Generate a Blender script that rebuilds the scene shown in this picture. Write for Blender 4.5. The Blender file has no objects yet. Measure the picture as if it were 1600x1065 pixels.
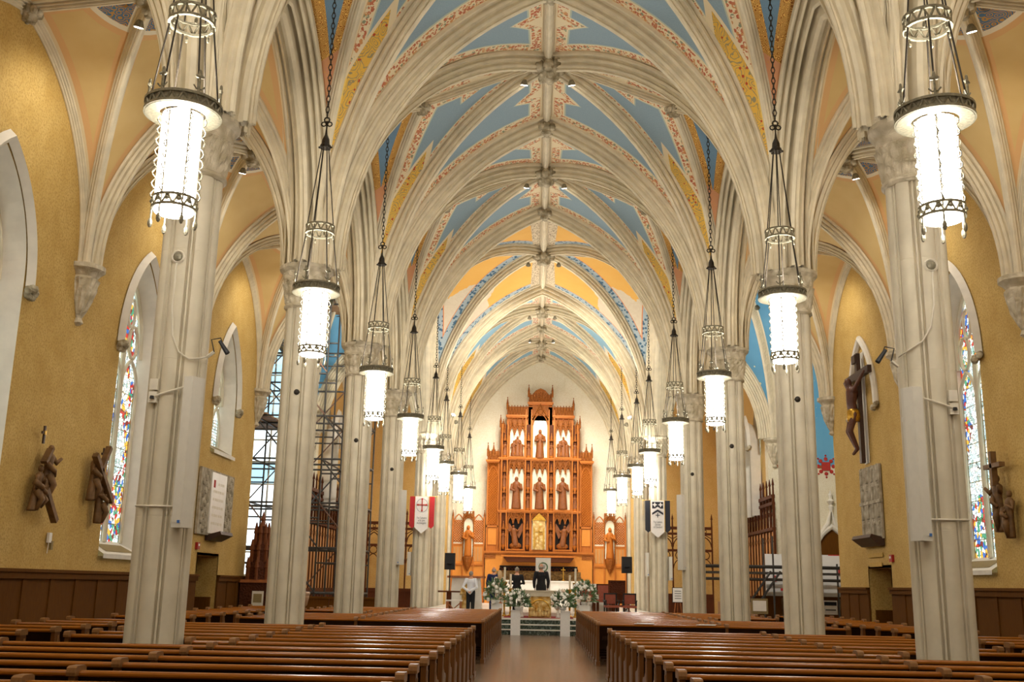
import bpy, math, random
from mathutils import Vector, Matrix
random.seed(7)
PI = math.pi
S = bpy.context.scene
COL = S.collection

# ------------------------------------------------------------------ camera, world, exposure
def make_camera():
    f, p, y, r, cx, cz = 1630.0, .2298, .0263, .0191, -.124, 1.72
    F = Vector((-math.sin(y) * math.cos(p), math.cos(y) * math.cos(p), math.sin(p)))
    rt = Vector((math.cos(y), math.sin(y), 0)); up = rt.cross(F)
    R = math.cos(r) * rt + math.sin(r) * up
    U = -math.sin(r) * rt + math.cos(r) * up
    cam = bpy.data.cameras.new('camera'); o = bpy.data.objects.new('camera', cam); COL.objects.link(o)
    cam.sensor_width = 36; cam.lens = f * 36 / 1600; cam.clip_end = 300; cam.clip_start = .05
    o.matrix_world = Matrix(((R.x, U.x, -F.x, cx), (R.y, U.y, -F.y, 0), (R.z, U.z, -F.z, cz), (0, 0, 0, 1)))
    S.camera = o
make_camera()
w = bpy.data.worlds.new('world'); S.world = w; w.use_nodes = True
w.node_tree.nodes['Background'].inputs[0].default_value = (.55, .68, .9, 1)
w.node_tree.nodes['Background'].inputs[1].default_value = .6
S.view_settings.view_transform = 'Standard'; S.view_settings.look = 'None'
S.view_settings.exposure = 0.82; S.view_settings.gamma = 1.0; S.view_settings.use_curve_mapping = False
S.cycles.max_bounces = 6; S.cycles.diffuse_bounces = 4; S.cycles.glossy_bounces = 2
S.cycles.sample_clamp_indirect = 4.0
LANTERN = 18.0        # radiance of lantern glass
FLOOD = 220.0         # watts of a vault floodlight
UPL = 120.0            # watts of the upward bulb in a lantern crown
AISLE = 115.0         # watts of an aisle spotlight

# ------------------------------------------------------------------ plan of the church, drawn too small, then scaled up about the camera position by MOD (see the last section)
MOD, BLD_DX, BLD_DZ = 1.3, .037, -.516  # enlargement, with the offsets that keep the camera point fixed
G = .397              # floor level before the building is scaled up
BAY, D1, XC, XW = 5.85, 11.3, 4.13, 8.04
ZS, ZR = 6.95, 12.56              # springing, nave ridge
def colY(k): return D1 + k * BAY
YX0, YX1 = colY(3), colY(4.4)     # crossing
YE = colY(6.4)                    # chancel end
YW = colY(-3)                     # west end
XT = 13.6                         # transept ends

# ------------------------------------------------------------------ mesh helpers
class MB:
    def __init__(s): s.v = []; s.f = []; s.uv = None
    def add(s, vs, fs):
        o = len(s.v); s.v += [tuple(q) for q in vs]; s.f += [tuple(i + o for i in f) for f in fs]; return s
    def box(s, x0, x1, y0, y1, z0, z1):
        v = [(x, y, z) for z in (z0, z1) for y in (y0, y1) for x in (x0, x1)]
        return s.add(v, [(0, 2, 3, 1), (4, 5, 7, 6), (0, 1, 5, 4), (2, 6, 7, 3), (0, 4, 6, 2), (1, 3, 7, 5)])
    def cbox(s, c, d): return s.box(c[0]-d[0]/2, c[0]+d[0]/2, c[1]-d[1]/2, c[1]+d[1]/2, c[2]-d[2]/2, c[2]+d[2]/2)
    def tube(s, pts, r, n=6, cap=True):
        pts = [Vector(p) for p in pts]; m = len(pts); vs = []; fs = []
        t0 = (pts[1] - pts[0]).normalized()
        a = Vector((0, 0, 1)) if abs(t0.z) < .9 else Vector((1, 0, 0))
        u = t0.cross(a).normalized()
        for i, p in enumerate(pts):
            t = (pts[min(i+1, m-1)] - pts[max(i-1, 0)]).normalized()
            u = (u - t * u.dot(t)).normalized(); w_ = t.cross(u)
            rr = r[i] if isinstance(r, (list, tuple)) else r
            for k in range(n):
                q = 2*PI*k/n; vs.append(p + (u*math.cos(q) + w_*math.sin(q)) * rr)
        for i in range(m-1):
            for k in range(n):
                fs.append((i*n+k, i*n+(k+1) % n, (i+1)*n+(k+1) % n, (i+1)*n+k))
        if cap: fs += [tuple(range(n))[::-1], tuple(range((m-1)*n, m*n))]
        return s.add(vs, fs)
    def lathe(s, prof, n=16, c=(0, 0, 0), fr=None, cap=True):
        vs = []; fs = []; m = len(prof)
        for i, (r, z) in enumerate(prof):
            for k in range(n):
                a = 2*PI*k/n; rr = fr(r, z, a, i) if fr else r
                vs.append((c[0]+rr*math.cos(a), c[1]+rr*math.sin(a), c[2]+z))
        for i in range(m-1):
            for k in range(n): fs.append((i*n+k, i*n+(k+1) % n, (i+1)*n+(k+1) % n, (i+1)*n+k))
        if cap: fs += [tuple(range(n))[::-1], tuple(range((m-1)*n, m*n))]
        return s.add(vs, fs)
    def ball(s, c, r, n=8, m=5):
        if not isinstance(r, (tuple, list)): r = (r, r, r)
        vs = [(c[0], c[1], c[2]-r[2])]; fs = []
        for i in range(1, m):
            b = -PI/2 + PI*i/m
            for k in range(n):
                a = 2*PI*k/n; vs.append((c[0]+r[0]*math.cos(b)*math.cos(a), c[1]+r[1]*math.cos(b)*math.sin(a), c[2]+r[2]*math.sin(b)))
        vs.append((c[0], c[1], c[2]+r[2])); L = len(vs)-1
        for k in range(n):
            fs.append((0, 1+(k+1) % n, 1+k)); fs.append((L, 1+(m-2)*n+k, 1+(m-2)*n+(k+1) % n))
        for i in range(m-2):
            for k in range(n): fs.append((1+i*n+k, 1+i*n+(k+1) % n, 1+(i+1)*n+(k+1) % n, 1+(i+1)*n+k))
        return s.add(vs, fs)
    def prism(s, poly, fn, a, b):
        """poly of (u,v); fn(u,v,w)->xyz; extruded w from a to b"""
        n = len(poly)
        vs = [fn(u, v, a) for u, v in poly] + [fn(u, v, b) for u, v in poly]
        fs = [tuple(range(n))[::-1], tuple(range(n, 2*n))] + [(i, (i+1) % n, n+(i+1) % n, n+i) for i in range(n)]
        return s.add(vs, fs)
    def sweep(s, pts, B, prof, close=True):
        """rib: pts in a vertical plane, B horizontal across the rib; prof of (b,n), n towards the room"""
        pts = [Vector(p) for p in pts]; m = len(pts); n = len(prof); B = Vector(B).normalized(); vs = []; fs = []
        for i, p in enumerate(pts):
            t = (pts[min(i+1, m-1)] - pts[max(i-1, 0)]).normalized()
            N = t.cross(B)
            if N.z > 1e-6: N = -N
            elif abs(N.z) <= 1e-6: N = prevN if i else N
            if i == 0: 
                t2 = (pts[1]-pts[0]).normalized(); N = t2.cross(B)
                if N.z > 0: N = -N
            prevN = N
            for b, d in prof: vs.append(p + B*b + N*d)
        for i in range(m-1):
            for k in range(n if close else n-1):
                fs.append((i*n+k, i*n+(k+1) % n, (i+1)*n+(k+1) % n, (i+1)*n+k))
        return s.add(vs, fs)
    def xf(s, M, i0=0):
        s.v = s.v[:i0] + [tuple(M @ Vector(q)) for q in s.v[i0:]]; return s
    def mesh(s, name, mat, smooth=False):
        me = bpy.data.meshes.new(name); me.from_pydata(s.v, [], s.f)
        if mat: me.materials.append(mat)
        if s.uv:
            for nm, data in s.uv.items():
                l = me.uv_layers.new(name=nm)
                flat = []
                for f in s.f:
                    for i in f: flat += data[i]
                l.data.foreach_set('uv', flat)
        if smooth: me.polygons.foreach_set('use_smooth', [True]*len(me.polygons))
        me.update(); return me
    def build(s, name, mat, parent=None, smooth=False, label=None):
        return obj(name, s.mesh(name, mat, smooth), parent, label)

def obj(name, me, parent=None, label=None, loc=None, rot=None, scale=None):
    o = bpy.data.objects.new(name, me); COL.objects.link(o)
    if parent: o.parent = parent
    if label: o['label'] = label
    if loc: o.location = loc
    if rot: o.rotation_euler = rot
    if scale: o.scale = scale
    return o
def thing(name, label, cat, loc=(0, 0, 0), rz=0, group=None):
    o = bpy.data.objects.new(name, None); COL.objects.link(o); o.location = loc; o.rotation_euler = (0, 0, rz)
    o.empty_display_size = .1; o['label'] = label; o['category'] = cat
    if group: o['group'] = group
    return o
def tag(o, label, cat, group=None):
    o['label'] = label; o['category'] = cat
    if group: o['group'] = group
    return o
def struct(name, label=None):
    o = bpy.data.objects.new(name, None); COL.objects.link(o); o['kind'] = 'structure'
    if label: o['label'] = label
    return o
def sobj(name, mb, mat, label=None, smooth=False):
    o = mb.build(name, mat, None, smooth); o['kind'] = 'structure'
    if label: o['label'] = label
    return o
KIDS = {}
def copy_tree(src, loc, rz=0, label=None, scale=None):
    r = src.copy(); COL.objects.link(r); r.location = loc; r.rotation_euler = (0, 0, rz)
    if label: r['label'] = label
    if scale: r.scale = scale
    if src.name not in KIDS: KIDS[src.name] = [(c, list(c.children)) for c in src.children]
    for ch, gs in KIDS[src.name]:
        c = ch.copy(); COL.objects.link(c); c.parent = r
        for g in gs:
            d = g.copy(); COL.objects.link(d); d.parent = c
    return r
ORD = ['first', 'second', 'third', 'fourth', 'fifth', 'sixth', 'seventh', 'eighth', 'ninth', 'tenth', 'eleventh', 'twelfth', 'thirteenth', 'fourteenth', 'fifteenth', 'sixteenth', 'seventeenth', 'eighteenth', 'nineteenth', 'twentieth', 'twenty-first']

# ------------------------------------------------------------------ materials
def lin(c):
    c = c.lstrip('#'); o = []
    for i in (0, 2, 4):
        x = int(c[i:i+2], 16)/255; o.append(x/12.92 if x <= .04045 else ((x+.055)/1.055)**2.4)
    return (*o, 1)
class NT:
    def __init__(s, name):
        s.m = bpy.data.materials.new(name); s.m.use_nodes = True; s.t = s.m.node_tree; s.n = s.t.nodes; s.bsdf = s.n['Principled BSDF']
    def new(s, ty, **kw):
        n = s.n.new(ty)
        for k, v in kw.items(): setattr(n, k, v)
        return n
    def put(s, sock, v):
        if isinstance(v, bpy.types.NodeSocket): s.t.links.new(v, sock)
        elif v is not None:
            if isinstance(v, str): v = lin(v)
            sock.default_value = v
    def math(s, op, a, b=None, c=None):
        n = s.new('ShaderNodeMath', operation=op); s.put(n.inputs[0], a); s.put(n.inputs[1], b)
        if c is not None: s.put(n.inputs[2], c)
        return n.outputs[0]
    def lt(s, a, b): return s.math('LESS_THAN', a, b)
    def gt(s, a, b): return s.math('GREATER_THAN', a, b)
    def mn(s, a, b): return s.math('MINIMUM', a, b)
    def mul(s, a, b): return s.math('MULTIPLY', a, b)
    def mix(s, f, a, b):
        n = s.new('ShaderNodeMix', data_type='RGBA'); s.put(n.inputs[0], f); s.put(n.inputs[6], a); s.put(n.inputs[7], b); return n.outputs[2]
    def obj(s, scale=None):
        n = s.new('ShaderNodeTexCoord').outputs['Object']
        if scale:
            m = s.new('ShaderNodeMapping'); s.t.links.new(n, m.inputs[0]); m.inputs[3].default_value = scale; n = m.outputs[0]
        return n
    def world(s): return s.new('ShaderNodeTexCoord').outputs['Object']
    def place(s): return s.new('ShaderNodeNewGeometry').outputs['Position']
    def uv(s, name):
        n = s.new('ShaderNodeUVMap'); n.uv_map = name; x = s.new('ShaderNodeSeparateXYZ'); s.t.links.new(n.outputs[0], x.inputs[0]); return x.outputs[0], x.outputs[1]
    def xyz(s, v):
        x = s.new('ShaderNodeSeparateXYZ'); s.t.links.new(v, x.inputs[0]); return x.outputs
    def noise(s, scale, vec=None, detail=3, rough=.5, dist=0):
        n = s.new('ShaderNodeTexNoise'); n.inputs['Scale'].default_value = scale; n.inputs['Detail'].default_value = detail
        n.inputs['Roughness'].default_value = rough; n.inputs['Distortion'].default_value = dist
        if vec is not None: s.t.links.new(vec, n.inputs['Vector'])
        return n.outputs[0]
    def voro(s, scale, vec=None, feature='F1', rnd=1.0):
        n = s.new('ShaderNodeTexVoronoi', feature=feature); n.inputs['Scale'].default_value = scale
        n.inputs['Randomness'].default_value = rnd
        if vec is not None: s.t.links.new(vec, n.inputs['Vector'])
        return n
    def ramp(s, v, stops, const=False):
        n = s.new('ShaderNodeValToRGB'); s.t.links.new(v, n.inputs[0]); e = n.color_ramp.elements
        if const: n.color_ramp.interpolation = 'CONSTANT'
        while len(e) < len(stops): e.new(.5)
        for i, (p, c) in enumerate(stops): e[i].position = p; e[i].color = lin(c) if isinstance(c, str) else c
        return n.outputs[0]
    def bump(s, h, strength=.3, dist=.02):
        n = s.new('ShaderNodeBump'); n.inputs['Strength'].default_value = strength; n.inputs['Distance'].default_value = dist
        s.t.links.new(h, n.inputs['Height']); s.t.links.new(n.outputs[0], s.bsdf.inputs['Normal'])
    def fin(s, color, rough=.7, metal=0, spec=None, coat=0):
        s.put(s.bsdf.inputs['Base Color'], color); s.put(s.bsdf.inputs['Roughness'], rough); s.put(s.bsdf.inputs['Metallic'], metal)
        if spec is not None: s.put(s.bsdf.inputs['Specular IOR Level'], spec)
        if coat: s.bsdf.inputs['Coat Weight'].default_value = coat; s.bsdf.inputs['Coat Roughness'].default_value = .12
        return s.m
M = {}
def simple(name, c, rough=.6, metal=0, var=.12, scale=12, bump=0, spec=None, coat=0):
    n = NT(name); k = n.noise(scale, n.obj(), 4)
    a = lin(c) if isinstance(c, str) else c
    lo = tuple(x*(1-var) for x in a[:3]) + (1,); hi = tuple(min(1, x*(1+var)) for x in a[:3]) + (1,)
    col = n.mix(n.math('MULTIPLY_ADD', k, 2.4, -.7), lo, hi)
    if bump: n.bump(k, bump, .01)
    M[name] = n.fin(col, rough, metal, spec, coat); return M[name]
def glow(name, c, strength):
    n = NT(name); n.put(n.bsdf.inputs['Emission Color'], c); n.bsdf.inputs['Emission Strength'].default_value = strength
    M[name] = n.fin(c, .4); return M[name]

simple('stone', '#d3c9b0', .75, var=.10, scale=3, bump=.06)
simple('rib', '#ddd1b4', .75, var=.10, scale=4, bump=.06)
simple('pale_stone', '#e3ddcf', .7, var=.07, scale=4)
simple('marble_white', '#e9e4da', .35, var=.05, scale=5)
simple('bronze', '#8b8570', .5, .5, var=.3, scale=40)
simple('dark_iron', '#38322a', .55, .5, var=.2, scale=40)
simple('gold', '#c79a3c', .35, .85, var=.25, scale=25, bump=.3)
simple('black', '#121214', .5, var=.2)
simple('speaker_mesh', '#1c1c1f', .6, var=.3, scale=200)
simple('white_paint', '#e9e7e2', .5, var=.03)
simple('speaker_cream', '#d9d4c6', .5, var=.03)
simple('cable', '#ded6c2', .6, var=.05)
simple('red', '#c0262b', .7, var=.08)
simple('red_plastic', '#a31818', .4, var=.05)
simple('navy_black', '#23252e', .8, var=.1)
simple('cloth_white', '#ebe6e0', .85, var=.04)
simple('yellow_trim', '#c9a24a', .7)
simple('carpet_red', '#8f2326', .95, var=.15, scale=60)
simple('seat_red', '#98503c', .85, var=.1)
simple('skin', '#d29b7c', .55, var=.04)
simple('hair_grey', '#9a9186', .8, var=.15, scale=60)
simple('hair_blonde', '#c9a97c', .8, var=.2, scale=60)
simple('suit_black', '#17181c', .85, var=.1)
simple('suit_navy', '#1f2a55', .85, var=.1)
simple('shirt_white', '#e6e9f0', .85, var=.03)
simple('leaf', '#5f7d52', .6, var=.35, scale=30)
simple('petal', '#f2efe6', .6, var=.05)
simple('petal_blush', '#ecd3bd', .6, var=.05)
simple('candle', '#f3ead2', .5, var=.03)
simple('scaffold', '#4b4946', .4, .6, var=.25, scale=12)
simple('scaffold_rust', '#6d5040', .6, .4, var=.3, scale=14)
simple('plank', '#8a6a4a', .8, var=.25, scale=8)
simple('paper', '#eeeae2', .7, var=.03)
simple('hoarding', '#eceae6', .6, var=.04, scale=2)
simple('station', '#70502a', .6, .1, var=.35, scale=9, bump=.3)
simple('statue', '#854a1a', .5, var=.2, scale=14, bump=.25)
simple('statue_dark', '#8f5226', .5, var=.25, scale=14, bump=.25)
simple('font_stone', '#b08a66', .5, var=.12, scale=10)
simple('crucifix_wood', '#3b2418', .45, var=.25, scale=14)
simple('corpus', '#5a3324', .4, var=.2, scale=14)
simple('niche', '#efe5c8', .7, var=.05)
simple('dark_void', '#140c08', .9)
simple('letter_dark', '#51504e', .8)
simple('letter_red', '#b5342c', .8)
simple('grille', '#8d7a4e', .7, var=.2, scale=60)
simple('cardboard', '#a9805c', .8, var=.06)
simple('blue_logo', '#3b6fb5', .5)
simple('wood_trim', '#a3602f', .45, var=.2, scale=9)

def wood(name, c1, c2, rough=.35, scale=(2, 30, 30), coat=.3, carve=0, spec=.25):
    n = NT(name); k = n.noise(3.2, n.obj(scale), 5, .6)
    col = n.mix(k, c1, c2)
    if carve:
        v = n.voro(carve, n.obj(), 'DISTANCE_TO_EDGE'); h = v.outputs[0]
        n.bump(h, .9, .05)
    else: n.bump(k, .08, .004)
    M[name] = n.fin(col, rough, 0, spec, coat); return M[name]
wood('pew', '#180a02', '#2f1705', .45, (1.2, 26, 26), .0, spec=.12)  # backs and seats: shade between the rows put into the darkened wood
wood('pew_rail_lit', '#7a4208', '#b0691b', .24, (1.2, 26, 26), .1, spec=.4)  # same pews, lighter orange: the lit look of the rails is in the colour
wood('pew_end', '#4c2b0a', '#77491a', .4, (26, 26, 1.2), .05)
wood('pew_cap', '#744a22', '#9a6e3e', .42, (26, 26, 1.2), .05)
wood('wainscot', '#4a2b08', '#744812', .8, (20, 20, 1.5), .0, spec=.12)
wood('rer', '#a55416', '#d18232', .5, (18, 18, 1.5), .0)
wood('rer_panel', '#cc7a2a', '#e39a42', .5, (18, 18, 1.5), .0)
wood('rer_carve', '#5a2808', '#bd7028', .55, (18, 18, 2), .0, carve=9)  # dark tone puts the shade of carved recesses into the wood
wood('screen', '#431f0b', '#653517', .55, (18, 18, 2), .0, spec=.15)
wood('screen_carve', '#361809', '#5c2f14', .6, (18, 18, 2), .0, carve=11, spec=.15)
wood('font_cover_wood', '#5c2f18', '#8a5230', .5, (18, 18, 2), .0)
wood('screen_light', '#b98148', '#d29d60', .5, (18, 18, 1.5), .0)

def mk_wall(name, a, b, c):
    n = NT(name); p = n.world(); k = n.noise(2.2, p, 6, .65); k2 = n.noise(26, p, 4, .7)
    col = n.mix(n.math('MULTIPLY_ADD', k, 2.0, -.5), a, b)
    col = n.mix(n.mul(n.gt(k2, .53), .6), col, c); n.bump(k2, .45, .015)
    M[name] = n.fin(col, .85)
mk_wall('plaster', '#bd994c', '#d4b46c', '#a98540')
mk_wall('plaster_pale', '#e6dcc0', '#efe8d2', '#dccfac')
mk_wall('plaster_gold', '#cfa65c', '#dcb876', '#c2964a')

def mk_floor():
    n = NT('floor_tile'); p = n.place()
    b = n.new('ShaderNodeTexBrick'); n.t.links.new(p, b.inputs['Vector'])
    b.inputs['Color1'].default_value = lin('#4e3622'); b.inputs['Color2'].default_value = lin('#8c6c4e'); b.inputs['Mortar'].default_value = lin('#35271b')
    b.inputs['Scale'].default_value = 1; b.inputs['Brick Width'].default_value = .3; b.inputs['Row Height'].default_value = .3; b.inputs['Mortar Size'].default_value = .014
    k = n.noise(3, p, 4); col = n.mix(n.mul(k, .4), b.outputs[0], '#9a7c5c')
    h = n.math('ADD', n.mul(b.outputs[1], -1.0), n.mul(n.noise(9, p, 2), .9)); n.bump(h, .8, .02)
    M['floor_tile'] = n.fin(col, .24, 0, .6, .25)
mk_floor()
def mk_green():
    n = NT('marble_green'); k = n.noise(6, n.world(), 6, .7, 2)
    M['marble_green'] = n.fin(n.ramp(k, [(.3, '#1c2620'), (.52, '#3c4a42'), (.68, '#8e9a90')]), .2)
mk_green()
def mk_carve(name, c1, c2, sc, strength=.8):
    n = NT(name); v = n.voro(sc, n.obj(), 'SMOOTH_F1'); k = n.noise(sc*.7, n.obj(), 3, .6, 1.5)
    h = n.math('ADD', v.outputs[0], k); n.bump(h, strength, .06)
    M[name] = n.fin(n.mix(n.math('MULTIPLY_ADD', v.outputs[0], 1.6, -.1), c1, c2), .75)
mk_carve('carved_stone', '#ded3ba', '#b3a688', 9)
mk_carve('boss_stone', '#ded3b8', '#857859', 8, 1.0)  # second tone darkened: crevice shade put into the boss colour
mk_carve('relief_stone', '#b9ae98', '#8b8068', 6)
mk_carve('gold_relief', '#f0d999', '#b9862f', 7)
mk_carve('frieze', '#a07d42', '#5f421a', 12)
simple('altar_stone', '#c4b9a0', .5, var=.06, scale=6)

def mk_vault(name, kind, gthr=.75):
    n = NT(name); dA, dB = n.uv('side'); dR, s = n.uv('run'); p = n.world()
    bx, by = n.uv('boss')
    e = n.mn(dA, dB); wdt = n.math('ADD', dA, dB)
    speck = n.noise(55, p, 2)
    def floral(sc, cols, bg, thr=.36):
        v = n.voro(sc, p); ring = n.lt(v.outputs[0], thr)
        c = n.ramp(n.xyz(v.outputs[1])[0], cols, True)
        core = n.gt(n.noise(sc*1.6, p, 1), .40)
        return n.mix(n.mul(ring, core), bg, c)
    if kind in ('nave', 'chancel'):
        cream = '#e9d9b4' if kind == 'nave' else '#efe6d0'
        blue = n.mix(speck, '#7e98a8', '#9db2bb') if kind == 'nave' else n.mix(speck, '#86b3cc', '#9cc0d2')
        edge = n.mn(n.math('SUBTRACT', e, .17), n.math('SUBTRACT', dR, .14))
        # triangular notch at the middle of the ridge side
        tri = n.math('SUBTRACT', n.math('ABSOLUTE', n.math('SUBTRACT', dA, dB)), n.math('MULTIPLY_ADD', dR, -1.2, 1.09))
        edge = n.mn(edge, n.math('MAXIMUM', n.math('MULTIPLY_ADD', tri, .7, .35), .0))
        fl = floral(15, [(0, '#c67a54'), (.4, '#d39860'), (.62, '#8f9678'), (.78, '#bf6a4a')], cream, .56)
        col = n.mix(n.gt(edge, .03), cream, '#d9b98c'); col = n.mix(n.gt(edge, .05), col, fl)
        col = n.mix(n.gt(edge, .27), col, cream)
        col = n.mix(n.gt(edge, .31), col, '#b9c4b4')
        col = n.mix(n.gt(edge, .35), col, blue)
        # gold pointed panels where the cell narrows towards the springing
        gold = n.mix(speck, '#dca93c', '#eac25c')
        dv = n.new('ShaderNodeVectorMath', operation='ADD'); nz_ = n.new('ShaderNodeTexNoise'); nz_.inputs['Scale'].default_value = 3.0; n.t.links.new(p, nz_.inputs['Vector']); sv = n.new('ShaderNodeVectorMath', operation='SCALE'); n.t.links.new(nz_.outputs[1], sv.inputs[0]); sv.inputs['Scale'].default_value = .35; n.t.links.new(p, dv.inputs[0]); n.t.links.new(sv.outputs[0], dv.inputs[1])
        v = n.voro(3.6, dv.outputs[0]); rg = n.math('SINE', n.mul(v.outputs[0], 38.0)); swirl = n.gt(n.math('ADD', rg, n.mul(n.noise(7, p, 2), .8)), 1.12)
        dots = n.lt(n.voro(9, p).outputs[0], .25)
        gp = n.mix(swirl, gold, '#9a8f6c'); gp = n.mix(n.mul(dots, n.gt(n.noise(3, p, 1), .5)), gp, '#bb4a2c')
        gp = n.mix(n.lt(e, .25), gp, '#f0cf6e'); gp = n.mix(n.lt(e, .17), gp, cream)
        peak = n.math('ADD', wdt, n.mul(n.math('ABSOLUTE', n.math('SUBTRACT', dA, dB)), .45))
        ing = n.lt(peak, gthr); ring_ = n.lt(peak, gthr+.14)
        col = n.mix(ring_, col, cream); col = n.mix(ing, col, gp)
    elif kind == 'lunette':
        blue = n.mix(speck, '#6486a0', '#7c9cb2')
        v = n.voro(13, p); br = n.gt(n.math('SINE', n.mul(v.outputs[0], 30.0)), .1)
        ga = n.mix(br, '#a8692c', '#efc468')
        col = n.mix(n.gt(e, .32), n.mix(n.lt(e, .06), ga, '#d8c8a4'), blue)
        col = n.mix(n.lt(wdt, .66), col, n.mix(br, '#d79a78', '#dca268'))
        col = n.mix(n.lt(wdt, .28), col, '#dba58c')
    elif kind == 'aisle':
        buff = n.mix(n.noise(2.5, p, 4), '#cfae6e', '#dcc084')
        ee = n.mn(e, dR)
        col = n.mix(n.gt(ee, .14), '#e0cda4', '#d9ad76'); col = n.mix(n.gt(ee, .25), col, buff)
        v = n.voro(7, p); rg = n.math('SINE', n.mul(v.outputs[0], 26.0))
        orn = n.mix(n.gt(rg, .2), '#4c7391', '#b98c4a')
        d = n.math('MAXIMUM', n.math('ABSOLUTE', bx), n.math('ABSOLUTE', by))
        q = n.mul(n.lt(bx, 1.05), n.gt(e, .14))
        col = n.mix(n.mul(n.lt(bx, 1.2), n.gt(ee, .14)), col, '#d9ad76')
        col = n.mix(n.mul(n.lt(bx, 1.08), n.gt(ee, .14)), col, '#e6dcc0')
        col = n.mix(n.mul(n.lt(bx, .98), n.gt(ee, .2)), col, orn)
    elif kind == 'star':
        blue = n.mix(n.noise(1.2, p, 3), '#4f8fb8', '#6ea8c8')
        v = n.voro(3.2, p, rnd=.55); st = n.lt(v.outputs[0], .16); col = n.mix(st, blue, '#e6ddb4')
        col = n.mix(n.lt(e, .22), col, '#e0d6bd')
    elif kind == 'crossing':
        buff = n.mix(n.noise(1.6, p, 5), '#d79f45', '#e2b25c')
        wob = n.mul(n.math('SUBTRACT', n.noise(1.8, p, 4), .5), 1.1)
        torn = n.gt(n.math('ADD', dR, wob), 2.5)
        patch = n.mix(n.noise(5, p, 4, .6, 2), '#d8cdb6', '#c3b296')
        col = n.mix(torn, buff, patch)
        v = n.voro(8, p); pat = n.mix(n.lt(v.outputs[0], .4), '#9dabb0', '#3f6179')
        col = n.mix(n.lt(e, .62), col, '#d0804a'); col = n.mix(n.lt(e, .58), col, pat); col = n.mix(n.lt(e, .24), col, '#e2d9c4')
        v2 = n.voro(14, p); pr = n.mix(n.lt(v2.outputs[0], .4), '#cdbd9e', '#8d7a66')
        col = n.mix(n.lt(dR, .5), col, pr); col = n.mix(n.lt(dR, .16), col, '#cabfa6')
    n.bump(n.noise(30, p, 3), .12, .008)
    M[name] = n.fin(col, .85)
for nm, kd in ( ('v_lunette', 'lunette'), ('v_aisle', 'aisle'), ('v_star', 'star'), ('v_cross', 'crossing')): mk_vault(nm, kd)
mk_vault('v_nave', 'nave', .8); mk_vault('v_nave_b', 'nave', 1.75); mk_vault('v_chancel', 'chancel', .8); mk_vault('v_chancel_b', 'chancel', 1.75)

def mk_glass(name, cols, strength, sc=7):
    n = NT(name); p = n.world()
    v = n.voro(sc, p); ed = n.voro(sc, p, 'DISTANCE_TO_EDGE')
    c = n.ramp(n.xyz(v.outputs[1])[0], cols, True)
    big = n.noise(.9, p, 2); wht = n.ramp(n.xyz(v.outputs[1])[1], [(0, '#e9f3ec'), (.4, '#bcd6d6'), (.7, '#f2ead0'), (.88, '#8fa7a0')], True)
    c = n.mix(n.gt(big, .55), wht, c)
    c = n.mix(n.lt(ed.outputs[0], .05), c, '#1a1a1a')
    n.put(n.bsdf.inputs['Emission Color'], c); n.bsdf.inputs['Emission Strength'].default_value = strength
    M[name] = n.fin(n.mix(.75, c, '#101010'), .25)
mk_glass('stained', [(0, '#d8e8e6'), (.2, '#b3241f'), (.36, '#e0a53a'), (.5, '#2b62b0'), (.64, '#3f8f6c'), (.76, '#f2ecd8'), (.9, '#7a1f1a')], 1.0, 13)
mk_glass('stained_blue', [(0, '#1d3c9e'), (.3, '#2f62d0'), (.5, '#8d1c2c'), (.65, '#cfd8ee'), (.8, '#14266b')], .5, 9)
glow('lantern_glass', (1, .95, .89, 1), LANTERN)
glow('bulb', (1, .95, .88, 1), 25)
glow('tarp_light', (.80, .93, 1, 1), 1.15)
glow('tarp_cyan', (.42, .72, .88, 1), .8)

# ------------------------------------------------------------------ arches, ribs and vaults
def arc(sp, cr, n=20):
    sp = Vector(sp); cr = Vector(cr); h = Vector((cr.x-sp.x, cr.y-sp.y, 0)); d = h.length; h /= d; r = cr.z-sp.z
    R = (d*d+r*r)/(2*d); te = math.acos(max(-1, min(1, (R-d)/R)))
    return [sp + h*(R*(1-math.cos(te*i/n))) + Vector((0, 0, R*math.sin(te*i/n))) for i in range(n+1)]
def parch(half, zs, za, n=14):
    R = (half*half+(za-zs)**2)/(2*half); te = math.acos((R-half)/R)
    L = [(-half+R*(1-math.cos(te*i/n)), zs+R*math.sin(te*i/n)) for i in range(n+1)]
    return L + [(-u, z) for u, z in L[-2::-1]]
def ribprof(wd, dp):
    h = wd/2
    P = [(1, -.05), (1, .12), (.92, .16), (.50, .18), (.48, .34), (.80, .38), (.76, .52), (.30, .54), (.28, .70), (.54, .74), (.48, .87), (.13, .88), (.12, .94), (.26, 1.0), (.1, 1.06)]
    P = [(b*h, n*dp) for b, n in P]
    return P + [(-b, n) for b, n in P[::-1]]
def plen(P):
    L = [0]
    for a, b in zip(P, P[1:]): L.append(L[-1]+(b-a).length)
    return L
def cell(A, B, mat, parent, centre=None, nu=9):
    mb = MB(); nt = len(A); LA = plen(A); LB = plen(B); side = []; run = []; bs = []
    for i in range(nt):
        wv = B[i]-A[i]; w_ = wv.length
        for j in range(nu+1):
            u = j/nu; p = A[i]+wv*u
            mb.v.append(tuple(p)); side.append((u*w_, (1-u)*w_))
            s = LA[i]*(1-u)+LB[i]*u; run.append((LA[-1]*(1-u)+LB[-1]*u-s, s))
            if centre is not None:
                bs.append((math.hypot(p.x-centre[0], p.y-centre[1]), 0))
            else: bs.append((9, 9))
    for i in range(nt-1):
        for j in range(nu):
            a = i*(nu+1)+j; mb.f.append((a, a+1, a+nu+2, a+nu+1))
    mb.uv = {'side': side, 'run': run, 'boss': bs}
    return mb.build('vault_panel', mat, parent, True)
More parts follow.
